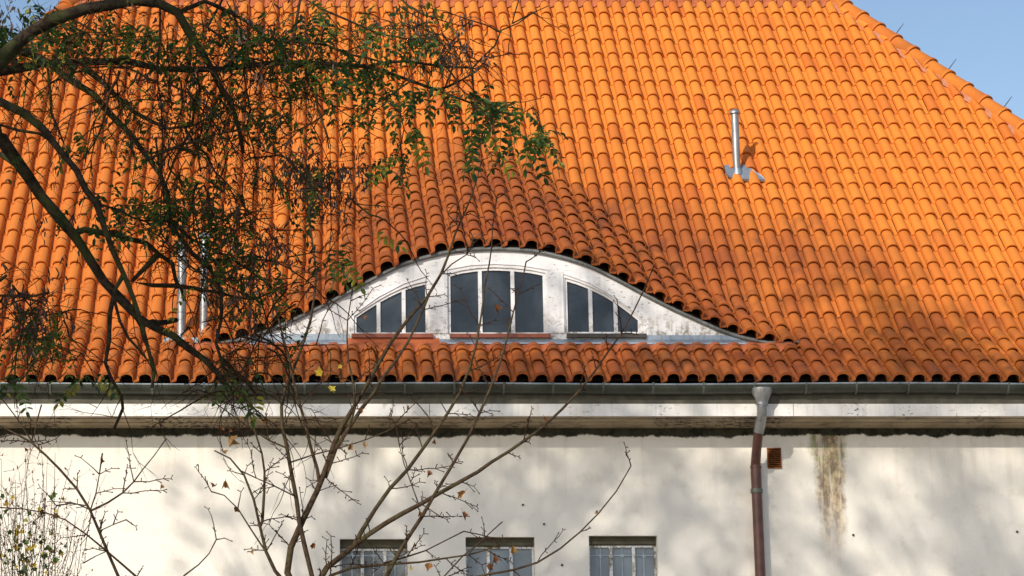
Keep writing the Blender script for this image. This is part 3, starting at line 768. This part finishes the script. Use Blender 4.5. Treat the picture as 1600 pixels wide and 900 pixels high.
# ------------------------------------------------------------------ trees
def vrand(s=1.0): return Vector((rnd.gauss(0, s), rnd.gauss(0, s), rnd.gauss(0, s)))
def wander(p, d, L, seg, bend, droop=0.0):
    pts = [p.copy()]; d = d.normalized(); n = max(2, int(L / seg))
    for i in range(n):
        d = (d + vrand(bend) + Vector((0, 0, -droop))).normalized(); pts.append(pts[-1] + d * (L / n))
    return pts, d
SNAP = []
def path3(poly, Y, wy, jit=1.2, snap=.3):
    """a limb drawn through the photograph's points, lying at a depth that wanders about Y"""
    out = []; ph = rnd.uniform(0, 6)
    m = len(poly); dense = []
    for i in range(m - 1):
        a, b = poly[i], poly[i + 1]; k = max(1, int(math.hypot(a[0] - b[0], a[1] - b[1]) / 26))
        for j in range(k): dense.append((a[0] + (b[0] - a[0]) * j / k, a[1] + (b[1] - a[1]) * j / k, 1.0 if j == 0 else 0.0))
    dense.append((*poly[-1], 1.0))
    # soften the corners
    xs_ = [p[0] for p in dense]; ys_ = [p[1] for p in dense]
    for i in range(1, len(dense) - 1):
        xs_[i] = dense[i][0] * .5 + (dense[i - 1][0] + dense[i + 1][0]) * .25 + rnd.uniform(-jit, jit)
        ys_[i] = dense[i][1] * .5 + (dense[i - 1][1] + dense[i + 1][1]) * .25 + rnd.uniform(-jit, jit)
    for i, (x_, y_) in enumerate(zip(xs_, ys_)):
        out.append(at(x_, y_, Y + wy * math.sin(ph + i * .13)))
    if SNAP and snap:
        q = min(SNAP, key=lambda v: (v - out[0]).length)
        if .001 < (q - out[0]).length < snap:
            off = q.y - out[0].y; nb = min(12, len(out))
            for i in range(nb):
                a, b = proj(out[i]); out[i] = at(a, b, out[i].y + off * (1 - i / nb))
            out.insert(0, q)
    SNAP.extend(out); return out
def limb_radii(n, w0, w1, Y): return [(w0 + (w1 - w0) * (i / max(1, n - 1)) ** .85) / 2 / pxm(Y) for i in range(n)]

# ---- black locust, hanging in from the left
LY = -12.5
locust = empty('locust_tree', (at(-330, 600, LY).x, LY, 0))
tag(locust, 'dark gnarled locust tree with green leaflets and dry pods hanging in from the left', 'tree')
tr = MB(); tb = [Vector((at(-330, 600, LY).x, LY, 0)), Vector((at(-320, 600, LY).x, LY, 1.2)), at(-290, 700, LY), at(-250, 480, LY), at(-210, 330, LY), at(-190, 180, LY), at(-230, -60, LY), at(-200, -400, LY - .3)]
tr.tube(tb, [.19, .165, .145, .13, .12, .10, .08, .04], 14, wob=.05); tr.build('trunk', M['locust'], locust)
LT = [
 ([(-215, 350), (-100, 240), (-30, 150), (0, 92), (22, 68), (50, 47), (87, 30), (133, 13), (173, 4), (215, -4), (255, 2), (283, 17), (300, 50), (310, 77), (333, 113), (360, 160), (372, 205), (380, 240)], 34, 5),
 ([(-190, 180), (-60, 120), (0, 108), (30, 112), (70, 100), (110, 93), (150, 92), (200, 98), (250, 105), (300, 112), (340, 110), (390, 97), (430, 100), (480, 98), (530, 95), (570, 106), (610, 115), (643, 128), (683, 140), (720, 153), (767, 170), (805, 180)], 17, 2.2),
 ([(-200, 250), (-60, 140), (0, 153), (33, 170), (67, 200), (97, 233), (123, 267), (136, 300), (149, 316), (167, 348), (174, 394), (199, 433), (210, 465), (221, 504), (228, 550), (245, 582), (238, 606)], 18, 4),
 ([(-212, 340), (-90, 220), (-20, 205), (0, 215), (25, 240), (46, 280), (68, 308), (92, 337), (114, 369), (142, 405), (167, 444), (188, 472), (212, 500), (243, 512), (270, 525), (292, 543), (320, 558), (341, 582), (356, 606)], 26, 7),
 ([(15, 82), (30, 77), (73, 97), (110, 120), (143, 150), (173, 177), (200, 207), (227, 240), (253, 280), (262, 312), (267, 345)], 13, 5),
 ([(122, 94), (137, 108), (160, 127), (187, 157), (213, 177), (243, 193), (265, 200), (287, 203), (305, 195), (325, 183), (350, 174)], 10, 2),
 ([(290, 203), (303, 222), (320, 243), (337, 265), (353, 287), (372, 320)], 6, 1.6),
 ([(112, 366), (135, 361), (156, 357), (178, 365), (199, 376), (228, 380), (252, 394), (267, 415), (280, 436), (282, 455), (288, 470)], 11, 4),
 ([(206, 440), (235, 444), (270, 449), (306, 451), (342, 458), (370, 470), (398, 468), (427, 456), (450, 440)], 9, 2),
 ([(221, 508), (235, 505), (249, 506), (262, 503), (276, 500)], 10, 7),
 ([(180, 452), (176, 493), (165, 529), (164, 565), (171, 597), (183, 606), (191, 618), (192, 637), (186, 655), (178, 670)], 8, 4),
 ([(179, 470), (188, 508), (203, 532), (217, 543), (228, 560)], 6, 3),
 ([(262, 340), (276, 356), (292, 369), (327, 390), (363, 405), (391, 422), (420, 444), (440, 470)], 7, 2),
 ([(320, 2), (340, 10), (367, 20), (400, 37), (423, 60), (440, 87), (447, 110)], 8, 4),
 ([(476, 100), (480, 118), (484, 135), (492, 150), (497, 165), (503, 190), (510, 215), (514, 232)], 7, 2),
 ([(423, 60), (437, 62), (460, 63), (483, 65), (510, 72), (545, 85), (600, 98)], 6, 2.5),
 ([(380, 170), (400, 190), (433, 230), (460, 263), (487, 280), (510, 300)], 4, 1.5),
 ([(228, 250), (245, 245), (262, 236), (287, 227), (310, 218), (333, 210), (360, 206), (393, 202)], 5, 2),
 ([(570, 105), (600, 100), (633, 95), (667, 103), (710, 105), (747, 107), (760, 92), (770, 67), (780, 50), (810, 32), (835, 20), (857, 9)], 6, 1.5),
 ([(687, 140), (705, 136), (722, 129), (750, 113), (762, 98), (766, 80)], 5, 2),
 ([(780, 50), (765, 40), (740, 28), (712, 20), (690, 18)], 3, 1.2),
 ([(800, 37), (808, 20), (812, -5)], 3, 1.5),
 ([(765, 90), (790, 87), (822, 85)], 3, 1),
 ([(620, -8), (640, 10), (660, 27), (695, 30), (718, 40)], 4, 1.5),
 ([(740, 150), (765, 160), (790, 160), (820, 157), (850, 152)], 3, 1),
 ([(690, 150), (705, 185), (730, 200), (745, 215)], 3, 1),
 ([(600, 155), (625, 175), (640, 200), (620, 235), (612, 262)], 3, 1),
 ([(267, 345), (262, 300), (250, 255), (243, 215)], 5, 3),
 ([(75, 108), (77, 150), (80, 180), (92, 205), (100, 225)], 5, 3),
 ([(0, 195), (30, 200), (60, 210), (85, 225)], 6, 3),
 ([(250, 0), (247, 60), (246, 130), (252, 200), (250, 280), (258, 350)], 3.5, 2),
 ([(300, 30), (350, 60), (395, 100), (420, 150), (452, 190)], 4, 1.5),
 ([(350, -5), (380, 40), (372, 90), (392, 140), (385, 200), (402, 260), (395, 330)], 4, 1.5),
 ([(470, -6), (500, 15), (545, 38), (590, 50), (640, 60), (680, 68)], 5, 2),
 ([(0, 240), (20, 262), (45, 275)], 8, 5), ([(190, 330), (205, 345), (225, 352), (240, 340), (262, 345)], 4, 2),
 ([(300, 395), (330, 420), (352, 452), (345, 500), (330, 540), (345, 575), (372, 600)], 7, 4),
 ([(345, 560), (370, 580), (395, 605), (410, 630)], 8, 3), ([(350, 590), (365, 612), (385, 640)], 6, 2),
 ([(440, 120), (470, 150), (520, 160), (560, 190), (600, 205)], 3, 1.2),
]
twigs = MB(); starts = []
def add_twig(mb, p, d, L, r, bend=.16, droop=.04, sub=2, n=3, keep=None):
    pts, dd = wander(p, d, L, .045, bend, droop)
    m = len(pts); mb.tube(pts, [r * (1 - .75 * i / (m - 1)) for i in range(m)], n, cap=False)
    if keep is not None: keep.extend(pts[1:])
    if sub > 0:
        for k in range(rnd.choice((1, 2, 2, 3))):
            q = pts[rnd.randrange(1, m)]; add_twig(mb, q, dd + vrand(.75) * 1.0, L * rnd.uniform(.35, .7), r * .6, bend, droop, sub - 1, n, keep)
tips = []
for li, (poly, w0, w1) in enumerate(LT):
    pts = path3(poly, LY + rnd.uniform(-.25, .35), .18, 3.4)
    rr_ = [r * (1.22 if w0 > 9 else 1.1) * (1 + .10 * math.sin(i * 1.7 + li) * rnd.random()) for i, r in enumerate(limb_radii(len(pts), w0, w1, LY))]
    rr_ = list(rr_) + [rr_[-1]] * (len(pts) - len(rr_)); b = MB(); b.tube(pts, rr_, 10 if w0 > 9 else 6, wob=.16)
    b.build('branch', M['locust'], locust)
    for i in range(2, len(pts) - 1):
        px_, py_ = proj(pts[i])
        if px_ < -60: continue
        dens = 1.5 if px_ < 560 and py_ < 470 else .9
        if px_ < 240 and py_ > 350: dens = .45
        if px_ > 740: dens = .45
        while rnd.random() < dens:
            dens -= 1
            L = rnd.uniform(.10, .42) * (1 if px_ < 560 else .6); d = (pts[i] - pts[i - 1]).normalized() + vrand(.7)
            add_twig(twigs, pts[i], d, L, rnd.uniform(.0022, .0045), keep=tips, sub=2)
# clouds of twigs (px centre, spread, how many)
for cx_, cy_, rx_, ry_, n_ in ((300, 150, 200, 110, 120), (120, 60, 110, 60, 40), (470, 60, 120, 60, 60), (490, 290, 60, 60, 45), (390, 400, 90, 70, 50), (380, 520, 60, 55, 26), (330, 320, 90, 70, 45), (700, 70, 60, 50, 25), (365, 585, 35, 35, 26), (50, 500, 55, 60, 45), (15, 440, 20, 40, 12), (640, 50, 80, 40, 25)):
    for k in range(int(n_ * (.22 if cx_ < 450 else .06))):
        add_twig(twigs, at(rnd.gauss(cx_, rx_ * .5), rnd.gauss(cy_, ry_ * .5), LY + rnd.uniform(-.4, .4)), Vector((rnd.gauss(0, 1), rnd.gauss(0, .4), rnd.gauss(-.5, .7))), rnd.uniform(.3, .7), rnd.uniform(.0045, .0085), sub=2, n=4, keep=tips)
    for k in range(int(n_ * 1.15)):
        p = at(rnd.gauss(cx_, rx_ * .55), rnd.gauss(cy_, ry_ * .55), LY + rnd.uniform(-.5, .5))
        add_twig(twigs, p, Vector((rnd.gauss(0, 1), rnd.gauss(0, .5), rnd.gauss(-.5, .8))), rnd.uniform(.12, .35), rnd.uniform(.0022, .0042), keep=tips)
twigs.build('twigs', M['twig'], locust, 'stuff')
# pods and dead leaf stalks
pods = MB()
def pod(p, L, w):
    d = Vector((rnd.gauss(0, .35), rnd.gauss(0, .35), -1)).normalized(); s_ = d.cross(vrand()).normalized() * w; k = s_.cross(d).normalized() * w * .5; b_ = s_ * rnd.uniform(-1.2, 1.2)
    v = [p, p + d * L * .35 + s_ + b_ * .4, p + d * L * .35 - s_ + b_ * .4 + k, p + d * L * .75 + s_ * .8 + b_ - k, p + d * L * .75 - s_ * .8 + b_, p + d * L + b_ * 1.5]
    pods.add(v, [(0, 2, 1), (1, 2, 4, 3), (3, 4, 5)], False, rnd.random())
for cx_, cy_, rx_, ry_, n_ in ((500, 290, 45, 50, 420), (455, 265, 40, 40, 160), (562, 275, 14, 25, 60), (300, 140, 170, 100, 700), (375, 470, 50, 50, 220), (400, 390, 80, 50, 260), (705, 70, 45, 38, 240), (60, 505, 50, 45, 260), (20, 445, 18, 30, 60), (420, 60, 80, 50, 160), (100, 350, 50, 80, 60), (640, 30, 50, 25, 70), (300, 300, 60, 60, 120), (725, 170, 30, 10, 20), (10, 20, 40, 30, 80)):
    for k in range(n_ // 5):
        cxx, cyy = rnd.gauss(cx_, rx_ * .6), rnd.gauss(cy_, ry_ * .6); Yk = LY + rnd.uniform(-.5, .5)
        for q in range(5): pod(at(cxx + rnd.gauss(0, 4), cyy + rnd.gauss(0, 6), Yk + rnd.uniform(-.03, .03)), rnd.uniform(.025, .055), rnd.uniform(.003, .0065))
pods.build('dry_pods', M['pod'], locust, 'stuff')
# compound leaves, each an object
def leaflet(mb, p, d, nrm, L, w, tint):
    s_ = d.cross(nrm).normalized(); f = nrm * (w * .25)
    v = [p, p + d * L * .3 + s_ * w * .85 + f, p + d * L * .72 + s_ * w * .8 + f, p + d * L - nrm * L * .08, p + d * L * .72 - s_ * w * .8 + f, p + d * L * .3 - s_ * w * .85 + f, p + d * L * .5]
    mb.add(v, [(0, 1, 6), (1, 2, 6), (2, 3, 6), (3, 4, 6), (4, 5, 6), (5, 0, 6)], False, tint)
leaf_meshes = []
for k in range(10):
    mb = MB(); L = rnd.uniform(.11, .17); npair = rnd.choice((4, 5, 5, 6)); sag = rnd.uniform(.15, .5)
    pts = [Vector((L * t, 0, -sag * L * t * t)) for t in np.linspace(0, 1, 6)]; mb.tube(pts, .0011, 3, cap=False)
    for i in range(npair):
        t = (i + 1) / (npair + .6); c = Vector((L * t, 0, -sag * L * t * t)); ls = rnd.uniform(.030, .040)
        for sgn in (-1, 1):
            if rnd.random() < .08: continue
            d = Vector((.45, sgn, rnd.uniform(-.7, .05))).normalized(); leaflet(mb, c, d, (Vector((0, 0, 1)) + vrand(.25)).normalized(), ls, ls * .26, rnd.uniform(0, .2))
    leaflet(mb, pts[-1], Vector((1, 0, -.6)).normalized(), Vector((0, 0, 1)), .036, .010, 0)
    me = mb.mesh('leaf'); me.materials.append(M['leaf']); leaf_meshes.append(me)
LC = [(12, 25, 30, 25, 9), (35, 52, 14, 14, 5), (70, 8, 25, 10, 5), (110, 65, 18, 14, 5), (190, 48, 20, 16, 3), (240, 80, 20, 16, 4), (255, 110, 15, 10, 2), (500, 18, 35, 16, 7), (583, 20, 10, 18, 4), (640, 45, 24, 18, 7), (665, 62, 18, 14, 5), (690, 82, 12, 14, 3), (540, 92, 40, 18, 10), (480, 118, 30, 18, 5), (575, 120, 34, 18, 8), (612, 76, 22, 12, 4), (645, 142, 30, 14, 8), (700, 150, 30, 12, 9), (750, 137, 18, 8, 3), (600, 168, 20, 18, 5), (580, 165, 12, 12, 2), (640, 195, 22, 9, 6), (610, 250, 10, 16, 4), (635, 240, 14, 9, 4), (740, 205, 12, 12, 5), (768, 188, 14, 12, 5), (790, 160, 24, 9, 7), (815, 168, 18, 10, 5), (800, 222, 16, 9, 3), (832, 212, 18, 10, 6), (858, 208, 10, 9, 4), (445, 45, 26, 14, 5), (440, 170, 12, 16, 3), (480, 262, 12, 10, 4), (432, 272, 16, 12, 4), (290, 320, 34, 8, 8), (210, 320, 30, 8, 5), (300, 272, 20, 10, 4), (250, 315, 20, 8, 4), (492, 308, 10, 28, 5), (365, 398, 18, 8, 5), (330, 350, 14, 16, 4), (170, 300, 14, 10, 2), (270, 240, 14, 10, 2), (130, 215, 20, 14, 3), (25, 592, 16, 7, 3), (140, 590, 14, 7, 4), (15, 530, 14, 12, 2), (100, 520, 8, 12, 2), (555, 375, 18, 10, 3), (520, 400, 16, 14, 3), (380, 30, 60, 20, 7), (300, 60, 100, 50, 7), (410, 150, 60, 50, 7), (360, 330, 70, 60, 8), (670, 20, 30, 14, 4), (380, 590, 20, 24, 5)]
nl = 0
for cx_, cy_, rx_, ry_, n_ in LC:
    for k in range(n_):
        if nl >= 296: break
        o = bpy.data.objects.new('leaf', leaf_meshes[rnd.randrange(10)]); col.objects.link(o); o.parent = locust
        p = at(rnd.gauss(cx_, rx_ * .6), rnd.gauss(cy_, ry_ * .6), LY + rnd.uniform(-.35, .35)); o.location = p - Vector(locust.location)
        o.rotation_euler = (rnd.gauss(0, .5), rnd.uniform(.0, .9), rnd.uniform(0, 6.28)); s_ = rnd.uniform(.95, 1.45); o.scale = (s_, s_, s_); nl += 1

fol = MB()
for cx_, cy_, rx_, ry_, n_ in ((300, 60, 160, 40, 70), (120, 40, 90, 35, 40), (470, 70, 90, 40, 45), (330, 180, 160, 70, 60), (380, 400, 90, 70, 50), (60, 520, 50, 50, 25), (250, 320, 120, 40, 35), (560, 110, 60, 30, 15)):
    for k in range(n_):
        p = at(rnd.gauss(cx_, rx_ * .6), rnd.gauss(cy_, ry_ * .6), LY + rnd.uniform(-.4, .4)); ax_ = Vector((rnd.gauss(0, 1), rnd.gauss(0, 1), -.5)).normalized(); tt = rnd.random()
        for i in range(rnd.randint(4, 7)):
            c = p + ax_ * (.022 * i) + Vector((0, 0, -.004 * i * i)); sd = ax_.cross(Vector((0, 0, 1))).normalized()
            for sg in (-1, 1): leaflet(fol, c, (ax_ * .4 + sd * sg + Vector((0, 0, rnd.uniform(-.9, 0)))).normalized(), (Vector((0, 0, 1)) + vrand(.3)).normalized(), rnd.uniform(.025, .042), .010, min(1, tt + rnd.uniform(0, .1)))
fol.build('foliage', M['leaf'], locust, 'stuff')

# ---- bare maple saplings
def sapling(name, label, cat, base_px, Y, limbs, dens=1.0):
    b0 = at(base_px, 900, Y); b0.z = 0
    root = empty(name, b0); tag(root, label, cat)
    tw = MB(); ends = []; SNAP.clear()
    for poly, w0, w1 in limbs:
        pts = path3(poly, Y + rnd.uniform(-.12, .12), .10); b = MB()
        b.tube(pts, [r * 1.22 for r in limb_radii(len(pts), w0, w1, Y)], 9 if w0 > 5 else 6, wob=.06); b.build('branch', M['maple'], root)
        acc = 0
        for i in range(1, len(pts)):
            px_, py_ = proj(pts[i])
            if py_ > 960: continue
            if rnd.random() < .72 * dens:
                t = (pts[i] - pts[i - 1]).normalized(); side = t.cross(Vector((0, 1, 0)) + vrand(.5)).normalized()
                for sgn in (-1, 1):
                    if rnd.random() < .35: continue
                    L = rnd.choice((rnd.uniform(.05, .13), rnd.uniform(.12, .36))) * (1 if w0 > 2 else .6)
                    q, dd = wander(pts[i], t * .8 + side * sgn, L, .05, .10, -.015); m = len(q)
                    tw.tube(q, [.0054 * (1 - .45 * j / (m - 1)) for j in range(m)], 4, cap=False)
                    for j in range(1, m):
                        if rnd.random() < .75 or j == m - 1:
                            for s2 in (-1, 1):
                                e = q[j] + (dd * .7 + side * s2 * rnd.uniform(.5, 1.1) + vrand(.25)) * rnd.uniform(.014, .05)
                                tw.tube([q[j], q[j].lerp(e, .7), e], [.0036, .0032, .0058], 4, cap=True)
                    ends.append(q[-1])
        e = pts[-1]; tw.tube([pts[-2], e], [.005, .006], 4)
    tw.build('twigs', M['mtwig'], root, 'stuff'); return root, ends
def lobed(size, curl, seed):
    r_ = random.Random(seed); mb = MB(); pts = []
    n = 10
    for k in range(n):
        a = math.pi * (.5 + 2 * k / n); rr_ = size * ((1.0 if k in (0, 2, 8) else .72 if k in (4, 6) else .56) + r_.uniform(-.13, .13)); x_, y_ = rr_ * math.cos(a), rr_ * math.sin(a)
        pts.append((x_ * (1 - curl * .4), y_, curl * abs(x_) * 1.1 + r_.uniform(-.1, .1) * size))
    mb.add([(0, 0, 0)] + pts, [(0, k + 1, (k + 1) % n + 1) for k in range(n)], False, r_.uniform(0, .3)); mb.tube([(0, -size * .3, 0), (0, -size * 1.3, .01)], .0016, 3, cap=False); return mb
def put_leaf(root, px_, py_, Y, size_px, mat, k, curl):
    me = lobed(size_px / pxm(Y) * .6, curl, k).mesh('leaf'); me.materials.append(mat); o = bpy.data.objects.new('leaf', me); col.objects.link(o); o.parent = root
    o.location = at(px_, py_, Y) - Vector(root.location); o.rotation_euler = (R(90) + rnd.gauss(0, .5), rnd.uniform(0, 6.28) if mat is M['yleaf'] else math.pi + rnd.gauss(0, .5), rnd.gauss(0, .6)); return o
MYY = -6.0
ML = [
 ([(520, 1500), (505, 1180), (498, 960), (488, 896), (474, 850), (462, 779), (453, 722), (442, 669), (435, 633), (443, 610), (461, 574), (478, 527), (492, 475), (495, 432), (487, 377), (480, 320), (478, 250)], 13, 1.6),
 ([(498, 1000), (470, 930), (437, 896), (453, 857), (474, 811), (496, 768), (513, 722), (528, 672), (549, 640), (574, 605), (588, 574), (608, 530), (638, 498), (669, 467), (692, 426), (700, 397), (712, 366), (735, 310), (753, 250)], 11, 1.5),
 ([(508, 745), (520, 700), (550, 660), (582, 617), (614, 568), (640, 533), (660, 484), (683, 432), (706, 412), (729, 398)], 7, 1.5),
 ([(500, 758), (497, 738), (485, 694), (471, 640), (460, 594), (450, 560), (435, 500), (415, 430), (400, 380)], 5.5, 1.5),
 ([(480, 960), (450, 915), (428, 896), (414, 864), (405, 822), (396, 779), (385, 740), (360, 711), (335, 704)], 8, 1.5),
 ([(410, 815), (414, 765), (414, 711), (399, 672), (385, 640), (378, 600)], 5, 1.5),
 ([(498, 935), (495, 900), (510, 885), (527, 875), (556, 847), (602, 818), (655, 790), (690, 769), (723, 751), (769, 722), (815, 694), (851, 665), (879, 640), (907, 612), (935, 574), (967, 527), (993, 484), (1007, 450), (1022, 415)], 9, 1.4),
 ([(555, 848), (565, 835), (584, 793), (609, 765), (638, 733), (660, 700), (680, 672), (700, 650), (718, 618), (733, 580), (745, 540), (753, 480), (764, 412), (770, 360), (776, 310)], 6.5, 1.3),
 ([(560, 985), (585, 930), (606, 896), (631, 850), (659, 808), (684, 765), (712, 722), (728, 687), (751, 647), (770, 603), (779, 568), (796, 516), (810, 461), (822, 409)], 7, 1.4),
 ([(500, 915), (510, 898), (549, 884), (606, 882), (655, 879), (700, 871), (733, 866), (762, 861), (783, 849)], 5, 1.4),
 ([(560, 960), (650, 935), (720, 905), (762, 896), (804, 893), (836, 882), (879, 857), (907, 832), (936, 804), (964, 768), (986, 728)], 5, 1.4),
 ([(455, 722), (490, 708), (530, 700), (570, 690), (610, 674), (640, 655)], 2.4, 1.2), ([(448, 700), (420, 690), (390, 668), (352, 640), (325, 622), (300, 610)], 2.6, 1.2),
 ([(460, 775), (430, 760), (400, 745), (375, 735)], 2.4, 1.2), ([(528, 700), (560, 640), (555, 600), (540, 560), (543, 500), (552, 440)], 4, 1.3),
 ([(655, 790), (640, 750), (622, 700), (618, 660)], 2.2, 1.1), ([(600, 880), (640, 868), (690, 850), (725, 830)], 3, 1.2), ([(690, 905), (720, 870), (760, 840), (785, 815)], 2.5, 1.2),
 ([(680, 680), (676, 655), (655, 630), (640, 620)], 2.4, 1.2), ([(414, 860), (390, 830), (372, 790), (350, 770), (330, 768)], 2.6, 1.2), ([(740, 380), (735, 365), (712, 350), (700, 335)], 2, 1),
]
maple, _ = sapling('maple_sapling', 'bare young maple with many thin upright branches in front of the dormer', 'tree', 500, MYY, ML, 1.0)
for k, (a, b, s_) in enumerate(((357, 690, 26), (349, 707, 14), (775, 482, 17), (568, 497, 13), (668, 740, 14), (722, 772, 17), (724, 805, 15), (801, 858, 17), (773, 875, 16), (490, 852, 13), (396, 862, 10), (372, 615, 14), (636, 637, 10), (569, 695, 12), (547, 697, 14), (655, 802, 12), (335, 760, 15), (352, 755, 18), (370, 795, 12), (565, 640, 12), (670, 885, 16), (765, 885, 14), (345, 672, 13), (412, 655, 12), (852, 655, 10), (680, 690, 9), (340, 598, 12), (358, 672, 12), (374, 655, 14), (932, 800, 8))):
    o = put_leaf(maple, a, b, MYY + rnd.uniform(-.1, .1), s_, M['dryleaf'], k, rnd.uniform(.4, 1.1))
for k, (a, b, s_) in enumerate(((518, 608, 17), (498, 582, 16), (531, 572, 9), (643, 888, 12))): put_leaf(maple, a, b, MYY + rnd.uniform(-.1, .1), s_, M['yleaf'], k + 50, .3)['label'] = 'yellow leaf'
SL = [
 ([(250, 1450), (225, 1100), (205, 940), (185, 898), (167, 861), (155, 830), (142, 798), (121, 761), (92, 733), (71, 708), (50, 690), (0, 665), (-40, 650)], 9, 2.2),
 ([(260, 1000), (235, 930), (213, 898), (171, 864), (135, 832), (103, 812), (71, 797), (35, 797), (0, 793)], 5, 1.3),
 ([(142, 798), (168, 785), (192, 772), (210, 752), (220, 735), (242, 712), (260, 685)], 3.6, 1.2), ([(142, 795), (150, 770), (155, 745), (160, 708)], 2.6, 1.2),
 ([(245, 960), (265, 920), (288, 898), (312, 880), (327, 868), (338, 843)], 3.5, 1.2), ([(50, 690), (30, 655), (0, 619)], 3, 1.2), ([(135, 790), (110, 785), (88, 790)], 2, 1), ([(155, 830), (180, 820), (197, 812)], 2, 1), ([(60, 695), (45, 690), (60, 655), (65, 632)], 2, 1), ([(167, 861), (150, 870), (130, 880)], 2, 1),
]
sap2, _ = sapling('maple_sapling', 'smaller bare sapling leaning left at the lower left of the plaster wall', 'tree', 230, -6.6, SL, .9)
for o in (maple, sap2): o['group'] = 'bare saplings in front of the wall'
for k, (a, b, s_) in enumerate(((157, 720, 12), (251, 760, 9), (86, 806, 12), (66, 800, 13), (107, 826, 9), (12, 786, 14), (40, 702, 9))): put_leaf(sap2, a, b, -6.6, s_, M['dryleaf'], k + 80, .8)
# ---- twiggy bush, bottom left
BY = -7.2; bb = at(40, 1000, BY); bb.z = 0
bush = empty('bush', bb); tag(bush, 'twiggy bush with a few yellow green leaves at the bottom left corner', 'bush')
st = MB(); bt = MB(); ends = []
for k in range(46):
    p0 = at(rnd.uniform(0, 90), 1120, BY + rnd.uniform(-.3, .3)); p1 = at(rnd.gauss(45, 50), rnd.uniform(740, 900) if k < 34 else rnd.uniform(690, 780), BY + rnd.uniform(-.4, .4))
    mid = p0.lerp(p1, .5) + vrand(.05); pts = [Vector((bb.x + rnd.uniform(-.2, .2), BY, 0)).lerp(p0, .0), p0, mid, p0.lerp(p1, .8) + vrand(.02), p1]; bt.tube(pts, [.007, .005, .0035, .0025, .0012], 4, cap=False)
    for q in range(9):
        b_ = pts[2].lerp(p1, rnd.random()); add_twig(bt, b_, (p1 - p0).normalized() + vrand(.7), rnd.uniform(.05, .2), .0022, .18, -.02, 1, 3, ends)
bt.build('stems', M['mtwig'], bush, 'stuff')
berries = MB()
for q in range(420):
    e = rnd.choice(ends); s_ = rnd.uniform(.003, .007); berries.tube([e, e + vrand(.3) * .02 + Vector((0, 0, s_ * 2))], [s_, s_ * .5], 4)
berries.build('seed_heads', M['pod'], bush, 'stuff')
for q in range(105):
    a, b = (rnd.gauss(45, 26), rnd.gauss(868, 26)) if q < 75 else (rnd.uniform(0, 110), rnd.uniform(770, 900))
    put_leaf(bush, a, b, BY + rnd.uniform(-.4, .4), rnd.uniform(5, 12), M['yleaf'] if rnd.random() < .45 else M['leaf'], 200 + q, rnd.uniform(.1, .6))

# ---- the trees on the street side, behind the photographer's left shoulder, whose shade falls on the wall, and one added to shade the locust
def shade_tree(name, label, x, y, ztop, crown, nclump, seed, per=18):
    r_ = random.Random(seed); root = empty(name, (x, y, 0)); tag(root, label, 'tree', 'street trees opposite the house')
    t = MB(); cz = crown[2]; t.tube([Vector((x, y, 0)), Vector((x + .1, y, cz * .4)), Vector((x - .1, y + .1, cz * .75)), Vector((x, y, cz))], [.28, .22, .16, .08], 10, wob=.05); t.build('trunk', M['locust'], root)
    f = MB(); bmb = MB()
    cx_, cy_, cz_, rx_, ry_, rz_ = crown
    for k in range(nclump):
        u = Vector((r_.gauss(0, 1), r_.gauss(0, 1), r_.gauss(0, 1))).normalized() * r_.random() ** .4
        c = Vector((cx_ + u.x * rx_, cy_ + u.y * ry_, cz_ + u.z * rz_)); s_ = Vector((x, y, cz * .6 + r_.random() * cz * .3))
        bmb.tube([s_, s_.lerp(c, .5) + Vector((0, 0, -.3)), c], [.06, .035, .012], 4, cap=False)
        for q in range(per):
            p = c + Vector((r_.gauss(0, .34), r_.gauss(0, .34), r_.gauss(0, .28))); a = Vector((r_.gauss(0, 1), r_.gauss(0, 1), r_.gauss(0, 1))).normalized() * .11; b = a.cross(Vector((r_.gauss(0, 1), r_.gauss(0, 1), 1))).normalized() * .07
            f.add([p - a, p + b, p + a, p - b], [(0, 1, 2, 3)], False, r_.random())
    bmb.build('limbs', M['locust'], root, 'stuff'); f.build('foliage', M['leaf'], root, 'stuff')
shade_tree('street_tree', 'thinly leaved tree opposite the house, left of the photographer', -9.5, -14, 15, (-7.8, -14, 13.4, 3.3, 2.0, 2.9), 135, 3, 13)
shade_tree('street_tree', 'tall thin tree opposite the house, further right than the first', -5.2, -19.5, 18, (-5.6, -18.0, 16.4, 3.4, 2.0, 3.0), 90, 5, 12)
shade_tree('street_tree', 'added unseen tree that shades the locust, in place of its own upper crown', -5.6, -20, 8.2, (-5.2, -19.5, 8.0, 2.1, 1.5, 1.7), 60, 9, 22)  # unseen crown added to darken the locust limbs
